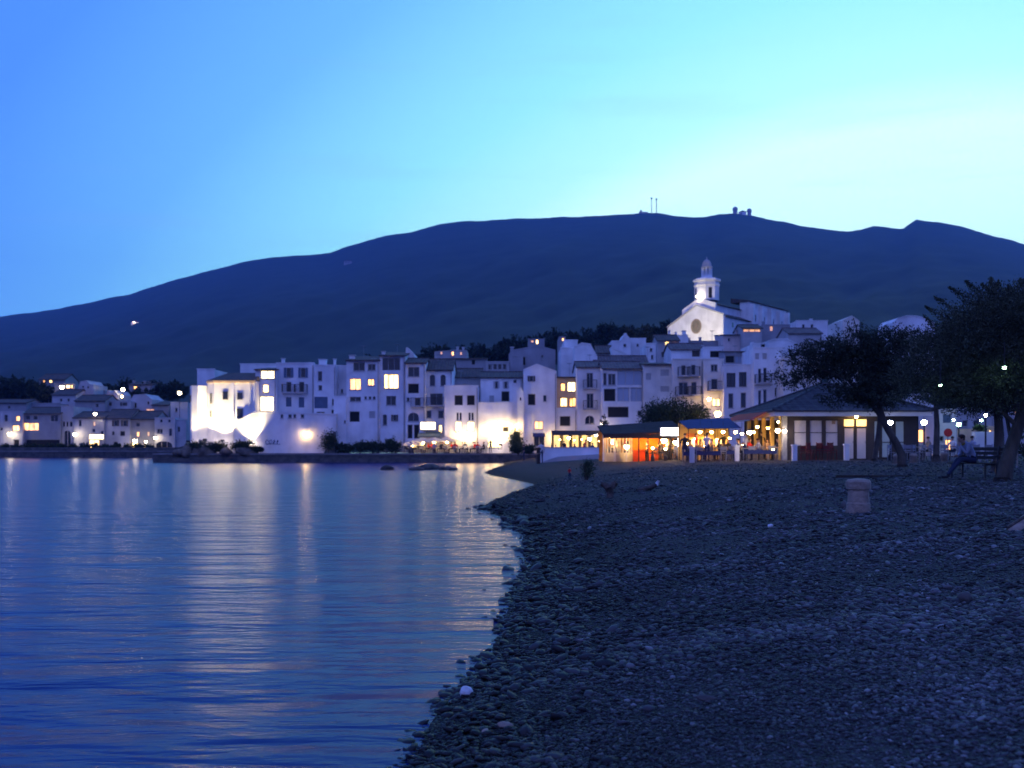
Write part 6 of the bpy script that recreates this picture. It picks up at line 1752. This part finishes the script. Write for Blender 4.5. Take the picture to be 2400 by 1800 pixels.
tree('big_tree', 'large dark feathery tree with a thick trunk behind the seated man',
     [(2350, 1127, DB, .22), (2360, 1085, DB, .19), (2372, 1045, DB, .17), (2386, 1000, DB, .155), (2402, 950, DB, .14), (2420, 890, DB, .12)],
     [[(2395, 975, DB, .09), (2350, 900, DB, .07), (2290, 840, DB, .05), (2230, 800, DB, .02)], [(2402, 950, DB, .09), (2370, 850, DB, .06), (2330, 760, DB, .03)], [(2415, 905, DB, .08), (2420, 800, DB, .05), (2410, 720, DB, .02)],
      [(2386, 1000, DB, .07), (2330, 950, DB, .05), (2250, 910, DB - .3, .03), (2190, 890, DB - .4, .015)], [(2372, 1045, DB, .06), (2360, 980, DB + .4, .05), (2352, 925, DB + .5, .03)]],
     [(2160, 880, DB, 70, 42, .6), (2140, 930, DB, 55, 28, .5), (2230, 900, DB, 90, 48, .8), (2200, 835, DB, 80, 48, .7), (2190, 810, DB, 50, 24, .5), (2270, 820, DB, 110, 70, 1.0), (2268, 768, DB, 55, 32, .7), (2320, 760, DB, 100, 60, .9), (2318, 728, DB, 48, 26, .6), (2380, 740, DB, 90, 60, .9), (2405, 705, DB, 45, 30, .6),
      (2350, 870, DB, 110, 70, 1.0), (2300, 920, DB, 100, 45, .9), (2420, 830, DB, 90, 90, 1.0), (2400, 920, DB, 70, 45, .8), (2440, 740, DB, 80, 80, .9)],
     'tamarisk', 802, 8500, 12, .36, .066,
     tops=[(2240, 760, 2168, 718, DB, 480), (2260, 740, 2190, 696, DB, 510), (2290, 715, 2224, 673, DB, 510), (2310, 700, 2262, 658, DB, 510), (2325, 690, 2322, 650, DB, 450), (2335, 692, 2340, 658, DB, 390), (2370, 695, 2362, 668, DB, 360), (2395, 680, 2392, 655, DB, 360), (2225, 800, 2165, 740, DB, 420), (2345, 700, 2300, 665, DB, 360)])
for i, (x0_, y0_, x1_, y1_, D, r_, lob, lb) in enumerate([
    (2048, 1079, 2064, 950, 56, .16, [(2050, 925, 56, 60, 28, .8), (2075, 905, 56, 60, 30, .8)], 'slim dark tree against the pavilion windows'),
    (2194, 1070, 2192, 925, 52, .17, [(2190, 915, 52, 75, 34, .9), (2150, 905, 52, 60, 30, .8), (2235, 930, 52, 60, 24, .8)], 'straight slim tree between the white gable and cream houses'),
    (2340, 1088, 2338, 950, 34, .19, [(2320, 940, 34, 80, 30, .8), (2265, 948, 34, 60, 22, .7), (2370, 930, 34, 60, 34, .7)], 'dark straight tree right behind the seated man')]):
    tree('slim_tree', lb, [(x0_, y0_, D, r_), ((x0_ + x1_) / 2 + 3, (y0_ + y1_) / 2, D, r_ * .8), (x1_, y1_, D, r_ * .6)],
         [[(x1_, y1_ + 8, D, r_ * .5), (x1_ - 25, y1_ - 20, D, r_ * .3)], [(x1_, y1_ + 8, D, r_ * .5), (x1_ + 28, y1_ - 22, D, r_ * .3)]], lob, 'cypress_dark', 810 + i, 1100, 9, .4, .10)

# ================================================================== SEATED MAN AND BENCH
gm = gpx(2278, 1122)
be = thing('bench', 'dark slatted park bench under the big tree', 'bench', (gm.x + .10, gm.y + .12, gm.z), R(-68))
for i in range(4):
    MB().box(-.75, .75, -.22 + i * .115, -.13 + i * .115, .42, .45).build('seat_slat', 'wood_dark', be)
for i in range(3):
    MB().add([(-.75, .26 + i * .03, .55 + i * .12), (.75, .26 + i * .03, .55 + i * .12), (.75, .285 + i * .03, .56 + i * .12), (-.75, .285 + i * .03, .56 + i * .12),
              (-.75, .28 + i * .03, .64 + i * .12), (.75, .28 + i * .03, .64 + i * .12), (.75, .305 + i * .03, .65 + i * .12), (-.75, .305 + i * .03, .65 + i * .12)],
             [(0, 3, 2, 1), (4, 5, 6, 7), (0, 1, 5, 4), (1, 2, 6, 5), (2, 3, 7, 6), (3, 0, 4, 7)]).build('back_slat', 'wood_dark', be)
for x in (-.6, .6):
    mb = MB(); mb.tube([(x, -.2, -.05), (x, -.2, .41)], .03, 6); mb.tube([(x, .2, -.05), (x, .22, .42), (x, .33, .92)], .03, 6); mb.tube([(x, -.22, .40), (x, .22, .40)], .025, 6)
    mb.build('leg_frame', 'metal_dark', be)
    MB().tube([(x, -.2, .62), (x, .26, .64)], .022, 6).build('armrest', 'metal_dark', be)

J = {'pelvis': ((0, 0, .54), (.155, .13)), 'waist': ((-.10, 0, .70), (.145, .12)), 'chest': ((-.24, 0, .90), (.17, .13)), 'neck': ((-.34, 0, 1.035), .058), 'head': ((-.42, 0, 1.12), (.085, .08)), 'crown': ((-.43, 0, 1.20), .072),
     'nose': ((-.515, 0, 1.115), .016), 'chin': ((-.475, 0, 1.05), .035)}
E = [('pelvis', 'waist', 0), ('waist', 'chest', 0), ('chest', 'neck', 0), ('neck', 'head', 2), ('head', 'crown', 2), ('head', 'nose', 2), ('head', 'chin', 2)]
for s, n_ in ((-1, 'n'), (1, 'f')):
    kx, az = (-.47, .10) if s < 0 else (-.44, .10)
    J.update({n_ + 'hip': ((-.04, .10 * s, .52), .10), n_ + 'knee': ((kx, .12 * s, .56), .068), n_ + 'ank': ((-.84 + .10 * (s > 0), .10 * s, .13), .045), n_ + 'heel': ((-.85 + .10 * (s > 0), .10 * s, .055), .042), n_ + 'toe': ((-1.04 + .10 * (s > 0), .11 * s, .05), .038),
              n_ + 'sho': ((-.27, .19 * s, .97), .068)})
    E += [('pelvis', n_ + 'hip', 1), (n_ + 'hip', n_ + 'knee', 1), (n_ + 'knee', n_ + 'ank', 1), (n_ + 'ank', n_ + 'heel', 3), (n_ + 'heel', n_ + 'toe', 3), ('chest', n_ + 'sho', 0)]
J.update({'nelb': ((-.36, -.21, .70), .05), 'nwri': ((-.50, -.10, .93), .032), 'npalm': ((-.50, -.07, .99), (.036, .022)),
          'felb': ((-.30, .24, .70), .05), 'fwri': ((-.46, .10, .64), .032), 'fpalm': ((-.53, .07, .65), (.036, .022))})
E += [('nsho', 'nelb', 0), ('nelb', 'nwri', 0), ('nwri', 'npalm', 2), ('fsho', 'felb', 0), ('felb', 'fwri', 0), ('fwri', 'fpalm', 2)]
for k in range(4):
    J['nf%d' % k] = ((-.535 + .012 * k, -.085 + .018 * k, 1.025 - .004 * k), .010); J['ng%d' % k] = ((-.515 + .014 * k, -.070 + .018 * k, 1.055 - .01 * abs(k - 1)), .009)
    E += [('npalm', 'nf%d' % k, 2), ('nf%d' % k, 'ng%d' % k, 2)]
    J['ff%d' % k] = ((-.585, .045 + .018 * k, .645 - .004 * k), .010); J['fg%d' % k] = ((-.615 + .008 * abs(k - 1), .04 + .018 * k, .615), .009)
    E += [('fpalm', 'ff%d' % k, 2), ('ff%d' % k, 'fg%d' % k, 2)]
J['nth'] = ((-.475, -.045, 1.01), .012); J['nth2'] = ((-.47, -.035, 1.035), .010); J['fth'] = ((-.53, .03, .675), .012); J['fth2'] = ((-.56, .02, .68), .010)
E += [('npalm', 'nth', 2), ('nth', 'nth2', 2), ('fpalm', 'fth', 2), ('fth', 'fth2', 2)]
mm_ = body_mesh('seated_person', J, E, ['cloth_blue', 'cloth_navy', 'skin', 'cloth_dark'])
man = link('person', mm_, None, (gm.x + .08, gm.y, gm.z)); man.rotation_euler = (0, 0, R(6))
tag(man, 'person in pale blue shirt and dark trousers seated on the bench leaning forward', 'person')
hr = MB(); hr.ball((-.385, 0, 1.175), (.098, .088, .085), 2); hr.ball((-.36, 0, 1.115), (.06, .078, .075), 2); hr.build('hair', 'hair_brown', man, True)
MB().ball((-.405, -.078, 1.115), (.018, .012, .028), 2).build('ear', 'skin', man, True)
for s in (-1, 1):
    MB().ball((-.492, .03 * s, 1.145), .011, 1).build('eye', 'cloth_dark', man)
MB().tube([(-.33, -.10, 1.0), (-.36, 0, .965), (-.33, .10, 1.0), (-.27, .05, 1.04), (-.27, -.05, 1.04), (-.33, -.10, 1.0)], .035, 8).build('scarf', 'cloth_yellow', man, True)

# ================================================================== ON THE BEACH
p = gpx(2012, 1200)
o = thing('stone_bollard', 'stout weathered stone bollard with wider cap standing on the beach', 'bollard', p)
k = p.y / F
MB().lathe([(44 * k, -.1), (43 * k, 20 * k), (40 * k, 23 * k), (38 * k, 52 * k)], 16).build('shaft', 'pale_stone', o)
MB().lathe([(38 * k, 52 * k), (44 * k, 54 * k), (46 * k, 60 * k), (46 * k, 71 * k), (40 * k, 76 * k), (8 * k, 79 * k)], 16).build('cap', 'pale_stone', o)
MB().lathe([(48 * k, -.1), (47 * k, 8 * k)], 14).build('foot', 'pale_stone', o)
o.scale = (.62, .62, 1)
p = gpx(1985, 1190); rock('rock', 'small bluish stone leaning at the foot of the stout bollard', (p.x - .05, p.y - .1, p.z + .02), (.12, .08, .13), 'rock', 91)
p = gpx(2070, 1119); q_ = gpx(1958, 1120); q2_ = gpx(2195, 1116)
o = thing('timber_beam', 'long dark timber beam lying on the beach before the bench', 'beam', (q_.x, q_.y, q_.z - .03), math.atan2(q2_.y - q_.y, q2_.x - q_.x))
L_ = (q2_ - q_).length
MB().box(0, L_, -.08, .08, -.05, .12).build('beam', 'wood_dark', o); MB().box(L_ * .3, L_ * .33, -.083, .083, -.05, .124).build('iron_strap', 'metal_dark', o); MB().box(L_ * .75, L_ * .78, -.083, .083, -.05, .124).build('iron_strap', 'metal_dark', o)

# upturned pale boat at the right edge
p = gpx(2360, 1246)
o = thing('rowing_boat', 'pale upturned rowing boat with its pointed bow entering at the picture edge', 'boat', (p.x, p.y, p.z - .02), R(24))
vs_, fs_ = [], []; ns_ = 12
for i in range(ns_):
    t = i / (ns_ - 1); x = t * 2.4; w_ = .55 * math.sin(min(1, t * 1.35 + .02) * math.pi / 2) ** .85; kz = .06 + .40 * math.sin(min(1, t * 1.6) * math.pi / 2)
    vs_ += [(x, -w_, .0), (x, -w_ * .92, kz * .45), (x, -w_ * .55, kz * .86), (x, 0, kz), (x, w_ * .55, kz * .86), (x, w_ * .92, kz * .45), (x, w_, .0)]
for i in range(ns_ - 1):
    for k_ in range(6):
        fs_.append((i * 7 + k_, (i + 1) * 7 + k_, (i + 1) * 7 + k_ + 1, i * 7 + k_ + 1))
fs_.append(tuple((ns_ - 1) * 7 + q for q in range(7))); fs_.append(tuple(range(6, -1, -1)))
MB().add(vs_, fs_).build('hull', 'pale_stone', o, True)
MB().tube([(vs_[i * 7 + 3][0], 0, vs_[i * 7 + 3][2] + .015) for i in range(ns_)], .022, 6).build('keel', 'driftwood', o)
gw = MB()
for s in (0, 6):
    gw.tube([vs_[i * 7 + s] for i in range(ns_)], .025, 6)
gw.build('gunwale', 'driftwood', o)

# driftwood, stump, shrub, child
p = gpx(1429, 1166); o = thing('tree_stump', 'dark forked driftwood stump upright on the beach', 'stump', p)
k = p.y / F
mb = MB(); mb.tube([(0, 0, -.1), (.02, 0, 12 * k), (-.03, 0, 24 * k)], [9 * k, 9 * k, 11 * k], 9); mb.build('trunk', 'driftwood', o, True)
MB().tube([(-.02, 0, 20 * k), (-10 * k, 0, 28 * k), (-20 * k, .02, 33 * k)], [9 * k, 8 * k, 4 * k], 7).build('prong', 'driftwood', o, True)
MB().tube([(.0, 0, 20 * k), (9 * k, .02, 30 * k), (16 * k, 0, 36 * k)], [9 * k, 9 * k, 6 * k], 7).build('prong', 'driftwood', o, True)
p = gpx(1515, 1150); o = thing('driftwood_log', 'short dark driftwood log with a pale raised end', 'log', p, R(10))
k = p.y / F
MB().tube([(-24 * k, 0, .02), (-8 * k, .02, .04), (10 * k, 0, .10), (24 * k, 0, .17)], [.05, .08, .08, .06], 9).build('trunk', 'driftwood', o, True)
MB().tube([(24 * k, 0, .17), (30 * k, 0, .30)], [.06, .035], 7).build('branch', 'white_stone', o, True)
p = gpx(1375, 1126); bush('bush', 'small olive green shrub growing on the beach', (p.x, p.y, p.z), .36, .3, .78, 'plant', 730, 160, .07)
p = gpx(1335, 1125); person('stand', 'cloth_red', 'small child in a red top standing alone on the beach', (p.x, p.y, p.z), 2.4, .36 * 1.0)
for i, (x, y, rr, mt_, lb) in enumerate([(1092, 1632, (.06, .05, .055), 'white_stone', 'white rounded stone at the water edge'), (1184, 1706, (.06, .04, .03), 'pale_stone', 'pale flat stone just above the wet shingle'), (1137, 1718, (.03, .025, .02), 'pale_stone', 'small pale stone left of the flat pale stone'),
                                         (1655, 1640, (.07, .03, .02), 'rock', 'long flat pebble slab on the open shingle'), (2262, 1408, (.09, .07, .06), 'rock', 'dark round stone alone on the smooth shingle'), (1805, 1236, (.05, .04, .04), 'white_stone', 'tiny white pebble far up the beach')]):
    p = gpx(x, y); rock('stone', lb, (p.x, p.y, p.z + rr[2] * .5), rr, mt_, 200 + i, cat='stone')
